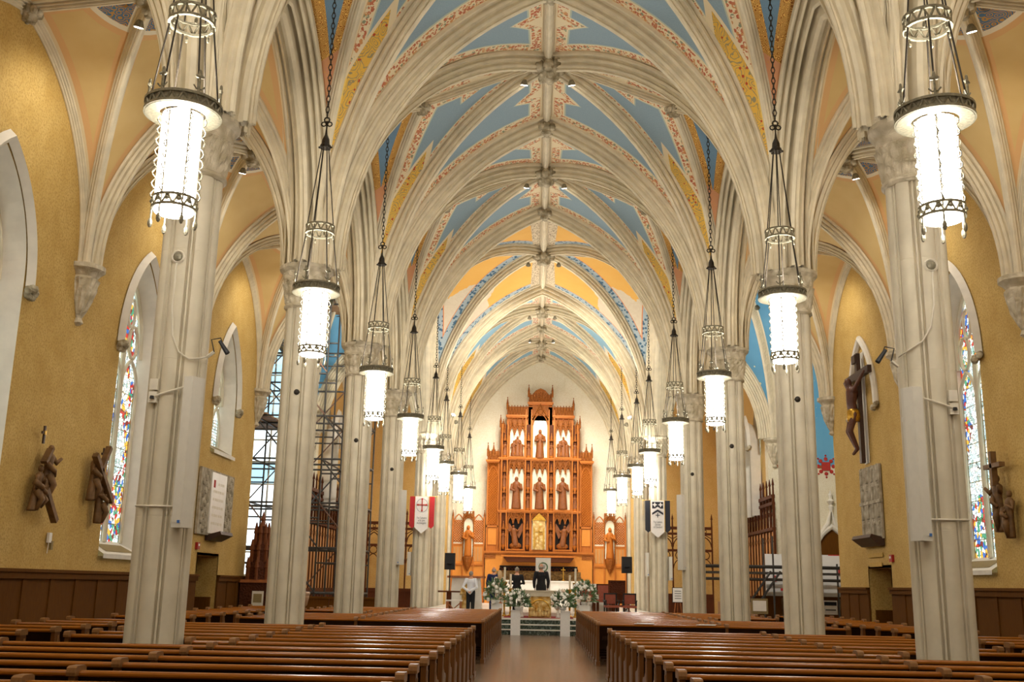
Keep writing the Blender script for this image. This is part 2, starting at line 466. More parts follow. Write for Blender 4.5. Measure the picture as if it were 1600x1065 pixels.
def rib(P, wd, dp, parent, name='vault_rib', mat='rib', prof=None):
    h = P[-1]-P[0]; B = Vector((-h.y, h.x, 0))
    return MB().sweep(P, B, prof or ribprof(wd, dp)).build(name, M[mat], parent)
def spring(c, cr, off=.24, z=ZS):
    h = Vector((cr[0]-c[0], cr[1]-c[1], 0)).normalized(); return (c[0]+h.x*off, c[1]+h.y*off, z)
rb = random.Random(3)
def boss_mesh(r):
    mb = MB(); mb.lathe([(r*.35, .05), (r*.55, 0), (r*.6, -r*.5), (r*.4, -r*.95), (r*.1, -r*1.1)], 10)
    for k in range(8):
        a = 2*PI*k/8; mb.ball((r*.62*math.cos(a), r*.62*math.sin(a), -r*.35+.12*r*rb.uniform(-1, 1)), (r*.3, r*.3, r*.34), 6, 4)
    for k in range(5):
        a = 2*PI*k/5; mb.ball((r*.33*math.cos(a), r*.33*math.sin(a), -r*.85), r*.24, 6, 4)
    return mb.mesh('boss', M['boss_stone'], False)
BOSS = {r: boss_mesh(r) for r in (.42, .3, .22)}
ceil = struct('ceiling', 'ribbed gothic vaults over nave, aisles, crossing and chancel')
def boss(x, y, z, r): return obj('boss', BOSS[r], ceil, loc=(x, y, z))
XTI, ZTI, ZLU = 2.62, 11.55, 11.02
def nave_bay(y0, y1, mat, first):
    yc = (y0+y1)/2
    for sg in (-1, 1):
        tr = (sg*XTI, yc, ZTI); lu = (sg*(XC-.22), yc, ZLU)
        for yk in (y0, y1):
            c = (sg*XC, yk)
            T = arc(spring(c, (0, yk)), (0, yk, ZR)); D = arc(spring(c, (0, yc)), (0, yc, ZR))
            Ti = arc(spring(c, tr), tr); W = arc(spring((sg*(XC-.22), yk), lu, .2), lu)
            cell(T, D, M[mat], ceil); cell(D, Ti, M[mat+'_b'], ceil); cell(Ti, W, M['v_lunette'], ceil, nu=7)
            if yk == y1 or first: rib(T, .38, .38, ceil)
            rib(D, .32, .33, ceil); rib(Ti, .21, .2, ceil); rib(W, .16, .12, ceil)
        rib([Vector((0, yc, ZR)), Vector(tr)], .16, .15, ceil); rib([Vector(tr), Vector(lu)], .14, .12, ceil)
        boss(tr[0], yc, ZTI-.08, .22)
    rib([Vector((0, y0, ZR)), Vector((0, y1, ZR))], .24, .2, ceil, 'ridge_rib')
    boss(0, yc, ZR-.1, .42); boss(0, y1, ZR-.15, .3)
for k in range(-3, 3): nave_bay(colY(k), colY(k+1), 'v_nave', k == -3)
nave_bay(colY(4.4), colY(5.4), 'v_chancel', True); nave_bay(colY(5.4), YE, 'v_chancel', False)

def qbay(xa, xb, y0, y1, zc, za, zb, zy, mat, wd=.22, offs=(.24, .1), yribs=True, bosses=True, ridge=True):
    """four-part vault; xa is the side on the columns; offs = spring offsets at xa / xb"""
    xc = (xa+xb)/2; yc = (y0+y1)/2; cen = (xc, yc, zc)
    for xk, of, zx in ((xa, offs[0], za), (xb, offs[1], zb)):
        for yk in (y0, y1):
            c = (xk, yk); D = arc(spring(c, cen, of), cen, 18); sx = .2 if xk == xa else -.02
            sx *= 1 if xb > xa else -1
            Wp = (xk+sx, yc, zx); W = arc(spring((xk+sx, yk), Wp, of), Wp, 18)
            Tp = (xc, yk, zy); T = arc(spring(c, Tp, of), Tp, 18)
            cell(D, W, M[mat], ceil, cen); cell(T, D, M[mat], ceil, cen)
            rib(D, wd, wd*.9, ceil); rib(W, wd*.8, wd*.6, ceil)
            if yk == y1 or yribs: rib(T, wd*1.25, wd, ceil)
    if ridge:
        rib([Vector((xc, y0, zy)), Vector(cen)], .15, .13, ceil, 'ridge_rib'); rib([Vector(cen), Vector((xc, y1, zy))], .15, .13, ceil, 'ridge_rib')
        rib([Vector((xa, yc, za)), Vector(cen)], .15, .13, ceil, 'ridge_rib'); rib([Vector(cen), Vector((xb, yc, zb))], .15, .13, ceil, 'ridge_rib')
    if bosses:
        boss(xc, yc, zc-.08, .3); boss(xb+(.08 if xb < 0 else -.08), yc, zb-.05, .22)
for sg in (-1, 1):
    for k in range(-3, 3): qbay(sg*XC, sg*XW, colY(k), colY(k+1), 10.45, 10.45, 10.22, 10.38, 'v_aisle', yribs=(k == -3))
    for k in (4.4, 5.4): qbay(sg*XC, sg*XW, colY(k), colY(k+1), 10.45, 10.45, 10.22, 10.38, 'v_aisle')
    qbay(sg*XC, sg*8.3, YX0, YX1, 11.9, 12.2, 11.6, 10.6, 'v_star', .24, (.24, .1))
    qbay(sg*8.3, sg*XT, YX0, YX1, 11.9, 11.6, 11.6, 11.6, 'v_star', .24, (.1, .1))
# crossing vault
yc = (YX0+YX1)/2
for sg in (-1, 1):
    for yk in (YX0, YX1):
        c = (sg*XC, yk); T = arc(spring(c, (0, yk)), (0, yk, ZR), 24); D = arc(spring(c, (0, yc)), (0, yc, ZR), 24)
        Wp = (sg*(XC-.1), yc, 12.3); W = arc(spring((sg*(XC-.1), yk), Wp), Wp, 24)
        cell(T, D, M['v_cross'], ceil, nu=12); cell(D, W, M['v_cross'], ceil, nu=12)
        rib(D, .3, .28, ceil); rib(W, .7, .4, ceil, 'transept_arch')
    rib([Vector((0, yc, ZR)), Vector((sg*XC, yc, 12.3))], .18, .16, ceil, 'ridge_rib')
rib([Vector((0, YX0, ZR)), Vector((0, YX1, ZR))], .24, .2, ceil, 'ridge_rib'); boss(0, yc, ZR-.1, .42)

# ------------------------------------------------------------------ arcades
h = .38
AP = [(h, -.06), (h, .06), (h*.93, .09), (h*.90, -.03), (h*.79, -.03), (h*.77, .17), (h*.70, .20), (h*.66, .02), (h*.55, .02), (h*.53, .32), (h*.46, .36), (h*.42, .12), (h*.29, .12), (h*.27, .48), (h*.14, .54), (h*.11, .40), (h*.02, .40)]
AP = AP + [(-b, n) for b, n in AP[::-1]]
for sg, sn in ((-1, 'left'), (1, 'right')):
    wl = struct('wall_arcade_' + sn, 'cream moulded pointed arcade between nave and %s aisle' % sn)
    for k in list(range(-3, 3)) + [4.4, 5.4]:
        y0, y1 = colY(k), colY(k+1); ym = (y0+y1)/2; za = 10.1+.5
        A = arc((sg*XC, y0+.12, ZS), (sg*XC, ym, za), 22); Bc = arc((sg*XC, y1-.12, ZS), (sg*XC, ym, za), 22)
        for P in (A, Bc): MB().sweep(P, (1, 0, 0), AP).build('arch_moulding', M['rib'], wl)
        for P, yk in ((A, y0), (Bc, y1)):            # spandrel above the arch on nave and aisle side
            mb = MB()
            for x, zt in ((sg*(XC-.24), ZLU), (sg*(XC+.22), 10.5)):
                Wc = arc(spring((x, yk), (x, ym), .2), (x, ym, zt), 22)
                vs = [(x, p.y, p.z) for p in P] + [(x, q.y, max(q.z, p.z)) for p, q in zip(P, Wc)]
                vs2 = [(x, yk, p.z) for p in P]
                n = len(P); mb.add(vs, [(i, i+1, n+i+1, n+i) for i in range(n-1)])
                mb.add(vs2 + [(x, p.y, p.z) for p in P], [(i, i+1, n+i+1, n+i) for i in range(n-1)])
            mb.build('spandrel', M['carved_stone'], wl)
        s = MB().box(sg*XC-.12, sg*XC+.12, y0, y1, za-.02, ZR+.3); s.build('clerestory_wall', M['plaster'], wl)

# ------------------------------------------------------------------ walls with pointed openings
def wall_holes(mb, x, y0, y1, z0, z1, holes):
    """inner face of a wall in plane x with pointed holes (yc, half, sill, spring, apex)"""
    y = y0
    q = lambda a, b, c, d: mb.add([(x, a, c), (x, b, c), (x, b, d), (x, a, d)], [(0, 1, 2, 3)])
    for (yc_, hf, zs_, zp, za) in sorted(holes):
        q(y, yc_-hf, z0, z1); q(yc_-hf, yc_+hf, z0, zs_)
        A = parch(hf, zp, za)
        for (u0, a), (u1, b) in zip(A, A[1:]): mb.add([(x, yc_+u0, a), (x, yc_+u1, b), (x, yc_+u1, z1), (x, yc_+u0, z1)], [(0, 1, 2, 3)])
        y = yc_+hf
    q(y, y1, z0, z1)
WSILL, WSPR, WAPX, WHF = 2.1, 6.15, 7.95, 1.0
WB = [colY(k)+BAY/2 for k in range(-3, 3)]
def side_holes(sg):
    H = []
    for i, y in enumerate(WB):
        if i == 5:
            if sg < 0: H.append((y, WHF*.9, 4.75, WSPR, WAPX))
        else: H.append((y, WHF, WSILL, WSPR, WAPX))
    return H
DOORY = 25.55
walls = {}
for sg, sn in ((-1, 'left'), (1, 'right')):
    mb = MB(); wall_holes(mb, sg*XW, YW, DOORY-.8, 0, 11, [h_ for h_ in side_holes(sg) if h_[0] < 24])
    hl = [h_ for h_ in side_holes(sg) if h_[0] > 24]
    q = lambda a, b, c, d: mb.add([(sg*XW, a, c), (sg*XW, b, c), (sg*XW, b, d), (sg*XW, a, d)], [(0, 1, 2, 3)])
    wall_holes(mb, sg*XW, DOORY-.8, YX0, 2.28, 11, hl)
    q(DOORY+.8, YX0, 0, 2.28)
    mb.box(sg*(XW+.003), sg*(XW+.55), YX0-.025, YX0, 0, 12.6)
    mb.box(sg*(XW+.03), sg*XT, YX0-.5, YX0-.03, 0, 12.6)
    o = sobj('wall_' + sn, mb, M['plaster'], 'sponged golden yellow plaster wall of the %s aisle' % sn); walls[sg] = o
    # door recess
    d = struct('door_1' if sg < 0 else 'door_2', 'dark recessed doorway in the %s aisle wall' % sn)
    rv = MB().box(sg*XW, sg*(XW+1.3), DOORY-.86, DOORY-.8, 0, 2.34).box(sg*XW, sg*(XW+1.3), DOORY+.8, DOORY+.86, 0, 2.34).box(sg*XW, sg*(XW+1.3), DOORY-.8, DOORY+.8, 2.28, 2.34)
    rv.build('reveal', M['plaster'], d)
    MB().box(sg*(XW+1.2), sg*(XW+1.26), DOORY-.8, DOORY+.8, 0, 2.28).build('door_leaf', M['wainscot'], d)
    MB().box(sg*(XW+.1), sg*(XW+1.2), DOORY+.72, DOORY+.8, 0, 1.3).box(sg*(XW+.05), sg*(XW+.16), DOORY-.8, DOORY-.7, 0, 2.28).build('door_lining', M['wainscot'], d)
    MB().cbox((sg*(XW+.75), DOORY+.70, 1.05), (.14, .02, .18)).build('door_plate', M['paper'], d)
    # transept and chancel aisles
    t = MB(); t.box(sg*XT, sg*(XT+.3), YX0-.5, YX1+.3, 0, 12.6)
    t.build('wall_transept_' + sn, M['plaster_pale'])['kind'] = 'structure'
    cw = MB(); cw.box(sg*XW, sg*(XW+.3), YX1, YE+.3, 0, 11); cw.box(sg*XC, sg*XW, YE-1.2, YE-.9, 0, 11)
    cw.build('wall_chancel_' + sn, M['plaster_gold'])['kind'] = 'structure'
sobj('wall_west', MB().box(-XW, XW, YW-.3, YW, 0, 13), M['plaster'], 'plain plaster wall at the west end')
# end wall behind the reredos: follows the vault
sobj('wall_end', MB().box(-XC-.3, XC+.3, YE, YE+.3, 0, 13), M['plaster_pale'], 'pale cream end wall behind the carved altar screen')
sobj('ceiling_shell', MB().box(-XT-.3, XT+.3, YW-.3, YE+.3, 13.0, 13.1).box(-XT-.3, -XC, YW-.3, YX0-.5, 11.0, 11.1).box(XC, XT+.3, YW-.3, YX0-.5, 11.0, 11.1), M['plaster'], 'roof above the vaults')

# floor
sobj('floor', MB().box(-XT*MOD-.5, XT*MOD+.5, YW*MOD-.5, YE*MOD+.5, -.1, 0), M['floor_tile'], 'brown glazed tile floor of nave and aisle')
AISLEZ = G
# wainscot
for sg, sn, n in ((-1, 'left', 1), (1, 'right', 2)):
    tr = struct('trim_%d' % n, 'dark wood wainscot panelling along the %s wall' % sn)
    spans = [(YW, DOORY-.82), (DOORY+.82, YX0)]
    pm = None
    for a, b in spans:
        MB().box(sg*(XW-.07), sg*XW, a, b, 1.68, 1.80).box(sg*(XW-.10), sg*XW, a, b, 1.78, 1.83).build('cap_rail', M['wainscot'], tr)
        MB().box(sg*(XW-.05), sg*XW, a, b, G, .56).build('base_rail', M['wainscot'], tr)
        m = max(1, round((b-a)/.95)); st = (b-a)/m
        for i in range(m):
            if a+i*st < 9: continue
            p = MB().box(sg*(XW-.045), sg*XW, a+i*st, a+i*st+.12, .5, 1.7); p.build('stile', M['wainscot'], tr)
            p = MB().box(sg*(XW-.022), sg*XW, a+i*st+.12, a+(i+1)*st, .5, 1.7); p.build('panel', M['wainscot'], tr)

# ------------------------------------------------------------------ windows
def window(idx, sg, yc_, hf, sill, spr, apx, gm, label, slope=True, x0=XW, axis='x', plane=None):
    wd = struct('window_%d' % idx, label); dp = .38
    if axis == 'x': P = lambda u, z, d: (sg*(x0+d), yc_+u, z)          # d = depth into the wall
    else: P = lambda u, z, d: (yc_+u, plane+d, z)
    gh = hf*.84; gs = sill+(.28 if slope else .05)
    Ao = [(-hf, sill)] + parch(hf, spr, apx) + [(hf, sill)]
    Ai = [(-gh, gs)] + parch(gh, spr-.05, apx-.22) + [(gh, gs)]
    mb = MB(); n = len(Ao)
    mb.add([P(u, z, 0) for u, z in Ao] + [P(u, z, dp) for u, z in Ai], [(i, i+1, n+i+1, n+i) for i in range(n-1)])
    mb.build('jamb', M['pale_stone'], wd)
    # hood mould
    mb = MB(); H0 = parch(hf+.02, spr-.1, apx+.02, 12); H1 = parch(hf+.2, spr-.1, apx+.24, 12); n = len(H0)
    vs = [P(u, z, -.02) for u, z in H0] + [P(u*.5+v*.5, z*.5+y*.5, -.13) for (u, z), (v, y) in zip(H0, H1)] + [P(u, z, -.02) for u, z in H1]
    mb.add(vs, [(k*n+i, k*n+i+1, (k+1)*n+i+1, (k+1)*n+i) for k in range(2) for i in range(n-1)]); mb.build('hood_mould', M['pale_stone'], wd)
    for s_ in (-1, 1):
        c = P(s_*(hf+.1), spr-.18, -.08); mb = MB()
        for k in range(7): mb.ball((c[0]+.05*math.cos(k*2.4), c[1]+.09*math.sin(k*2.4), c[2]+.05*math.cos(k*3.7)), .07, 6, 4)
        mb.build('hood_stop', M['boss_stone'], wd)
    # sloping sill with a heating grille
    if slope:
        MB().add([P(-hf, sill-.04, -.1), P(hf, sill-.04, -.1), P(hf, sill+.04, -.1), P(-hf, sill+.04, -.1), P(-gh, gs+.02, dp), P(gh, gs+.02, dp)],
                 [(0, 1, 2, 3), (3, 2, 5, 4)]).build('sill', M['pale_stone'], wd)
        a, b = .75, .25
        L = lambda u, t: P(u, sill+.045+(gs-sill-.02)*t, -.1+(dp+.1)*t-.004)
        MB().add([L(-hf*.7, .18), L(hf*.7, .18), L(hf*.62, .72), L(-hf*.62, .72)], [(0, 1, 2, 3)]).build('grille', M['grille'], wd)
    # tracery: mullion, lancet heads, quatrefoil loops
    def bar(pts, r, name):
        MB().tube([P(u, z, dp-.05) for u, z in pts], r, 6).build(name, M['stone'], wd)
    bar([(0, gs), (0, spr+.1)], .05, 'mullion')
    for s_ in (-1, 1):
        c = s_*gh/2; q = gh/2-.03
        bar([(c-q, gs)] + [(c+u, z) for u, z in parch(q, spr-.75, spr-.15, 6)] + [(c+q, gs)], .035, 'tracery')
        bar([(c+.26*gh*math.cos(t*PI/5), spr+.22+.34*math.sin(t*PI/5)) for t in range(11)], .035, 'tracery')
        bar([(c*.55+.2*gh*math.cos(t*PI/5)-s_*.02, spr+.78+.3*math.sin(t*PI/5)) for t in range(11)], .03, 'tracery')
    bar([(.16*gh*math.cos(t*PI/5), spr+1.22+.24*math.sin(t*PI/5)) for t in range(11)], .03, 'tracery')
    bar(Ai[1:-1], .05, 'tracery')
    # panes between saddle bars
    rows = 9; zt = spr-.45
    for s_ in (-1, 1):
        for r in range(rows):
            a = gs+(zt-gs)*r/rows; b = gs+(zt-gs)*(r+1)/rows-.015
            u0, u1 = (s_*.05, s_*(gh-.04))
            MB().add([P(u0, a, dp), P(u1, a, dp), P(u1, b, dp), P(u0, b, dp)], [(0, 1, 2, 3)]).build('pane', M[gm], wd)
    Lp = [(u, z) for u, z in parch(gh, spr-.05, apx-.22)]
    mb = MB(); top = [(-gh, zt)] + Lp + [(gh, zt)]
    mb.add([P(u, z, dp+.01) for u, z in top], [tuple(range(len(top)))]); mb.build('pane', M[gm], wd)
    return wd
window(1, -1, WB[3], WHF, WSILL, WSPR, WAPX, 'stained', 'tall pointed stained glass window cut off by the left edge of the picture')
window(2, -1, WB[4], WHF, WSILL, WSPR, WAPX, 'stained', 'tall stained glass window in left wall beside the carved stations')
window(3, -1, WB[5], WHF*.9, 4.75, WSPR, WAPX, 'stained', 'short stained glass window above the stone text tablet')
window(4, 1, WB[4], WHF, WSILL, WSPR, WAPX, 'stained', 'tall stained glass window in right wall behind the nearest column')
window(5, 1, WB[3], WHF, WSILL, WSPR, WAPX, 'stained', 'stained glass window of the right aisle beside the nearest bay')
window(6, -1, WB[2], WHF, WSILL, WSPR, WAPX, 'stained', 'stained glass window of the left aisle behind the nearest bay')
window(7, 1, WB[2], WHF, WSILL, WSPR, WAPX, 'stained', 'stained glass window of the right aisle behind the nearest bay')
for sg in (-1, 1):
    for i in (0, 1): window(8+i+(2 if sg > 0 else 0), sg, WB[i], WHF, WSILL, WSPR, WAPX, 'stained', 'stained glass window at the west end of the %s aisle' % ('left' if sg < 0 else 'right'))

# ------------------------------------------------------------------ columns
def shaft_r(a):
    q = (a/(PI/4)) % 1.0; d = abs(q-.5)
    if d < .045: return .29
    if d < .085: return .252
    if d < .125: return .293
    if d < .16: return .262
    return .297+.018*math.cos((.5-d)/.34*PI/2)
N_S = 192
def drum(z0, z1):
    return MB().lathe([(1, z0), (1, z0+.006), (1, z1-.006), (1, z1)], N_S, fr=lambda r, z, a, i: shaft_r(a)*(.992 if i in (0, 3) else 1)).mesh('drum', M['stone'])
CUTS = [G+.3, 2.36, 4.05, 5.3, 6.2]
DR = [drum(a, b) for a, b in zip(CUTS, CUTS[1:])]
def cap_mesh():
    pr = [(.315, 6.2), (.345, 6.23), (.345, 6.26), (.318, 6.28), (.335, 6.34), (.35, 6.42), (.36, 6.5), (.372, 6.58), (.385, 6.64), (.395, 6.67), (.37, 6.69), (.38, 6.72), (.385, 6.78), (.40, 6.83), (.43, 6.86), (.455, 6.89), (.455, 6.95), (.42, 6.95)]
    def fr(r, z, a, i):
        if 4 <= i <= 9: r += .012*math.sin(20*a+(i % 2)*1.6)+.006*math.sin(9*a+z*40)
        if i in (12, 13): r += .012*math.sin(40*a)
        return r
    return MB().lathe(pr, 80, fr=fr).mesh('capital', M['carved_stone'])
CAPM = cap_mesh()
BASEM = MB().lathe([(.42, G), (.42, G+.1), (.38, G+.13), (.38, G+.2), (.34, G+.26), (.325, G+.3)], 32).mesh('base', M['stone'])
IMP = MB().lathe([(.36, 6.95), (.36, 9.4)], 16).mesh('impost', M['rib'])
def column(x, y, label, pale=False):
    c = thing('column', label, 'column', (x, y, 0), 0, 'clustered stone columns')
    obj('base', BASEM, c); obj('capital', CAPM, c)
    for d in DR: obj('drum', d, c)
    obj('impost', IMP, c)
    return c
cl = {-1: ['left column at the back of the nave, behind the camera', 'left column beside the camera', 'nearest left column with a tall white speaker and cable', 'second left column, in front of the scaffold tower', 'third left column from the front, behind the scaffold', 'fourth left column, with a white speaker on its right edge'],
      1: ['right column at the back of the nave, behind the camera', 'right column beside the camera', 'nearest right column with a tall white speaker on its left', 'second right column, left of the hanging crucifix', 'third right column, in front of the carved wood screen', 'fourth right column, with a white speaker on its left edge']}
for sg in (-1, 1):
    for i, k in enumerate(range(-2, 4)): column(sg*XC, colY(k), cl[sg][i])
    s_ = 'left' if sg < 0 else 'right'
    column(sg*XC, YX1, 'pale %s crossing column carrying the %s banner' % (s_, 'red and white' if sg < 0 else 'black and white'))
    column(sg*XC, colY(5.4), 'far %s chancel column behind the %s banner column' % (s_, 'red and white' if sg < 0 else 'black and white'))
    column(sg*XC, YE-.1, '%s corner column beside the carved altar screen' % s_)
# corbels
def corbel_mesh():
    pr = [(.03, -1.05), (.09, -1.0), (.06, -.92), (.12, -.8), (.19, -.62), (.24, -.42), (.27, -.25), (.24, -.2), (.30, -.12), (.36, -.08), (.36, 0), (.3, 0)]
    def fr(r, z, a, i): return r*(1+(.1*math.sin(10*a+i*1.5) if 2 < i < 7 else 0))
    return MB().lathe(pr, 28, fr=fr).mesh('corbel', M['carved_stone'])
CB = corbel_mesh()
for sg in (-1, 1):
    for k in range(-2, 4): obj('corbel', CB, walls[sg], loc=(sg*(XW-.02), colY(k), ZS))

# ------------------------------------------------------------------ hanging lanterns
def pierced_ring(mb, r, z0, z1, n=36, t=.012):
    for z in (z0, z1):
        mb.lathe([(r-t, z-.012), (r+t, z-.012), (r+t, z+.012), (r-t, z+.012), (r-t, z-.012)], n, cap=False)
    for k in range(n):
        a0, a1 = 2*PI*k/n, 2*PI*(k+1)/n; zz = (z0, z1) if k % 2 else (z1, z0)
        mb.tube([(r*math.cos(a0), r*math.sin(a0), zz[0]), (r*math.cos(a1), r*math.sin(a1), zz[1])], .011, 4, False)
    return mb
def torus(mb, c, R, r, ax='y', n=8, m=4, sc=1.0):
    vs = []; fs = []
    for i in range(n):
        a = 2*PI*i/n
        for j in range(m):
            b = 2*PI*j/m; q = R+r*math.cos(b); u, v, w_ = q*math.cos(a), r*math.sin(b), q*math.sin(a)*sc
            vs.append((c[0]+(u if ax == 'y' else v), c[1]+(v if ax == 'y' else u), c[2]+w_))
    for i in range(n):
        for j in range(m): fs.append((i*m+j, i*m+(j+1) % m, ((i+1) % n)*m+(j+1) % m, ((i+1) % n)*m+j))
    return mb.add(vs, fs)
LM = {}
def lantern_meshes():
    LM['glass'] = MB().lathe([(.02, .03), (.165, .03), (.172, .06), (.172, .95), (.1, .95)], 20).mesh('glass_shade', M['lantern_glass'], False)
    mb = MB(); pierced_ring(mb, .185, .06, .15, 24, .01)
    for k in range(12): mb.ball((.19*math.cos(k*PI/6), .19*math.sin(k*PI/6), .105), .022, 6, 4)
    LM['band'] = mb.mesh('shade_band', M['bronze'])
    mb = MB(); mb.cbox((.176, 0, .5), (.006, .014, .9))
    P = [(.178+.034*abs(math.sin(i*PI/4)), .012*math.sin(i*PI/2), .14+i*.0255) for i in range(32)]
    mb.tube(P, .007, 4)
    LM['strap'] = mb.mesh('strap', M['bronze'])
    mb = MB().tube([(.19, 0, .06), (.19, 0, -.04)], .009, 5).ball((.19, 0, -.075), (.022, .022, .045), 7, 5)
    LM['drop'] = mb.mesh('drop_finial', M['bronze'])
    mb = MB(); pierced_ring(mb, .325, .96, 1.05, 40, .016)
    mb.lathe([(.2, .955), (.325, .945), (.325, .955), (.2, .965)], 32, cap=False)
    mb.lathe([(.318, .955), (.318, 1.05)], 32, cap=False)
    LM['crown'] = mb.mesh('crown_ring', M['bronze'])
    mb = MB().tube([(.31, 0, 1.05), (.31, 0, 1.2)], .012, 5).ball((.31, 0, 1.22), (.02, .05, .02), 6, 4).ball((.31, 0, 1.245), (.015, .018, .045), 6, 4)
    mb.tube([(.31, -.05, 1.13), (.31, -.025, 1.1), (.31, .025, 1.1), (.31, .05, 1.13)], .008, 4)
    LM['finial'] = mb.mesh('crown_finial', M['bronze'])
    LM['bulb'] = MB().lathe([(.03, .95), (.05, 1.0), (.06, 1.06), (.03, 1.1)], 10).mesh('upper_bulb', M['bulb'])
    LM['rod1'] = MB().tube([(.3, 0, 1.05), (.195, 0, 1.86)], .009, 5).mesh('lower_rod', M['dark_iron'])
    mb = MB(); pierced_ring(mb, .2, 1.86, 1.97, 24, .014)
    for k in range(6): mb.ball((.2*math.cos(k*PI/3), .2*math.sin(k*PI/3), 1.80), (.016, .016, .035), 5, 4)
    LM['mid'] = mb.mesh('mid_ring', M['bronze'])
    LM['rod2'] = MB().tube([(.19, 0, 1.97), (.05, 0, 3.2)], .008, 5).mesh('upper_rod', M['dark_iron'])
    mb = MB().lathe([(.03, 3.2), (.085, 3.2), (.085, 3.24), (.06, 3.27), (.055, 3.34), (.02, 3.42), (.012, 3.5)], 8)
    for k in range(6): mb.ball((.09*math.cos(k*PI/3), .09*math.sin(k*PI/3), 3.215), .018, 5, 4)
    LM['cap'] = mb.mesh('cap', M['dark_iron'])
    mb = MB(); torus(mb, (0, 0, 3.66), .04, .012); torus(mb, (-.045, 0, 3.59), .035, .011); torus(mb, (.045, 0, 3.59), .035, .011); mb.tube([(0, 0, 3.48), (0, 0, 3.64)], .012, 5)
    LM['hook'] = mb.mesh('hook', M['dark_iron'])
lantern_meshes()
CH = {}
def chain(L):
    L = round(L, 1)
    if L not in CH:
        mb = MB(); n = int(L/.085)
        for i in range(n): torus(mb, (0, 0, 3.74+i*L/n), .026, .009, 'y' if i % 2 else 'x', 6, 3, 2.0)
        CH[L] = mb.mesh('chain', M['dark_iron'])
    return CH[L]
def lantern(x, y, zb, ztop, label):
    t = thing('hanging_lantern', label, 'lantern', (x, y, zb), 0, 'hanging lanterns of the nave')
    for k in ('glass', 'band', 'crown', 'mid', 'cap', 'hook'): obj(LM[k].name, LM[k], t)
    for k in ('strap', 'drop', 'finial', 'rod1', 'rod2'):
        for i in range(6): obj(LM[k].name, LM[k], t, rot=(0, 0, i*PI/3+.2))
    obj('chain', chain(ztop-zb-3.7), t)
    obj('upper_bulb', LM['bulb'], t)
    l = bpy.data.lights.new('uplight', 'SPOT'); l.energy = UPL*MOD**2; l.spot_size = 2.7; l.spot_blend = .8; l.color = (1, .94, .84); l.shadow_soft_size = .12
    lo = bpy.data.objects.new('uplight', l); COL.objects.link(lo); lo.parent = t; lo.location = (0, 0, 1.16); lo.rotation_euler = (PI, 0, 0)
    return t
XL, ZL = 3.35, 4.82
LN = ['nearest %s lantern with its glowing glass cylinder', 'second %s lantern from the front', 'third %s lantern from the front', 'fourth %s lantern from the front', 'fifth %s lantern, hanging in the crossing', 'sixth %s lantern, just past the crossing', 'seventh %s lantern, next to last before the altar screen', 'last and smallest %s lantern, nearest the altar screen']
for sg in (-1, 1):
    s_ = 'left' if sg < 0 else 'right'
    for i, (y, x, zt) in enumerate([(colY(-.46), XL, 11.25), (colY(.54), XL, 11.25), (colY(1.54), XL, 11.25), (colY(2.54), XL, 11.25), (colY(3.58), XL, 12.2), (colY(4.28), XL, 11.6), (colY(4.9), 3.12, 11.3), (colY(5.9), 3.12, 11.3)]):
        lantern(sg*x, y, ZL, zt, LN[i] % s_)
    for k in (-1.46, -2.46): lantern(sg*XL, colY(k), ZL, 11.25, '%s lantern %s the camera' % (s_, 'beside' if k > -2 else 'behind'))

# ------------------------------------------------------------------ floodlights clamped by the ridge and fill lamps added for crossing, chancel and transepts
FX = MB().lathe([(.03, .1), (.05, .08), (.08, 0), (.08, -.02)], 12)
FXM = FX.mesh('housing', M['bronze']); FXB = MB().lathe([(.07, -.021), (.07, -.025)], 12).mesh('lens', M['bulb'])
def spot(name, loc, aim, power, ang, label, size=.12, blend=.6, c=(1, .94, .84)):
    t = thing(name, label, 'spotlight', loc)
    d = (Vector(aim)-Vector(loc)).normalized(); q = d.to_track_quat('-Z', 'Y').to_euler()
    obj('housing', FXM, t, rot=q); obj('lens', FXB, t, rot=q)
    l = bpy.data.lights.new('beam', 'SPOT'); l.energy = power*MOD**2; l.spot_size = ang; l.spot_blend = blend; l.color = c; l.shadow_soft_size = size
    lo = bpy.data.objects.new('beam', l); COL.objects.link(lo); lo.parent = t; lo.rotation_euler = q; lo.location = d*.06
    return t
for k in (-1.5, -.5, .5, 1.5, 2.5):
    for sg in (-1, 1):
        spot('floodlight', (sg*.5, colY(k)+.12, ZR-.55), (sg*2.0, colY(k)+5, 0), FLOOD*.42, 1.9, '%s floodlight by the ridge of the %s nave bay from the altar' % ('left' if sg < 0 else 'right', ORD[max(0, int(2.5-k))]))
for k, nm in ((3.7, 'crossing'), (4.9, 'first chancel bay'), (5.6, 'last chancel bay')):
    for sg in (-1, 1):
        spot('floodlight', (sg*.5, colY(k), ZR-.55), (sg*.8, YE-.5, 4.0 if k > 4 else 1.0), FLOOD*2.3, 1.3, '%s floodlight by the ridge of the %s' % ('left' if sg < 0 else 'right', nm))
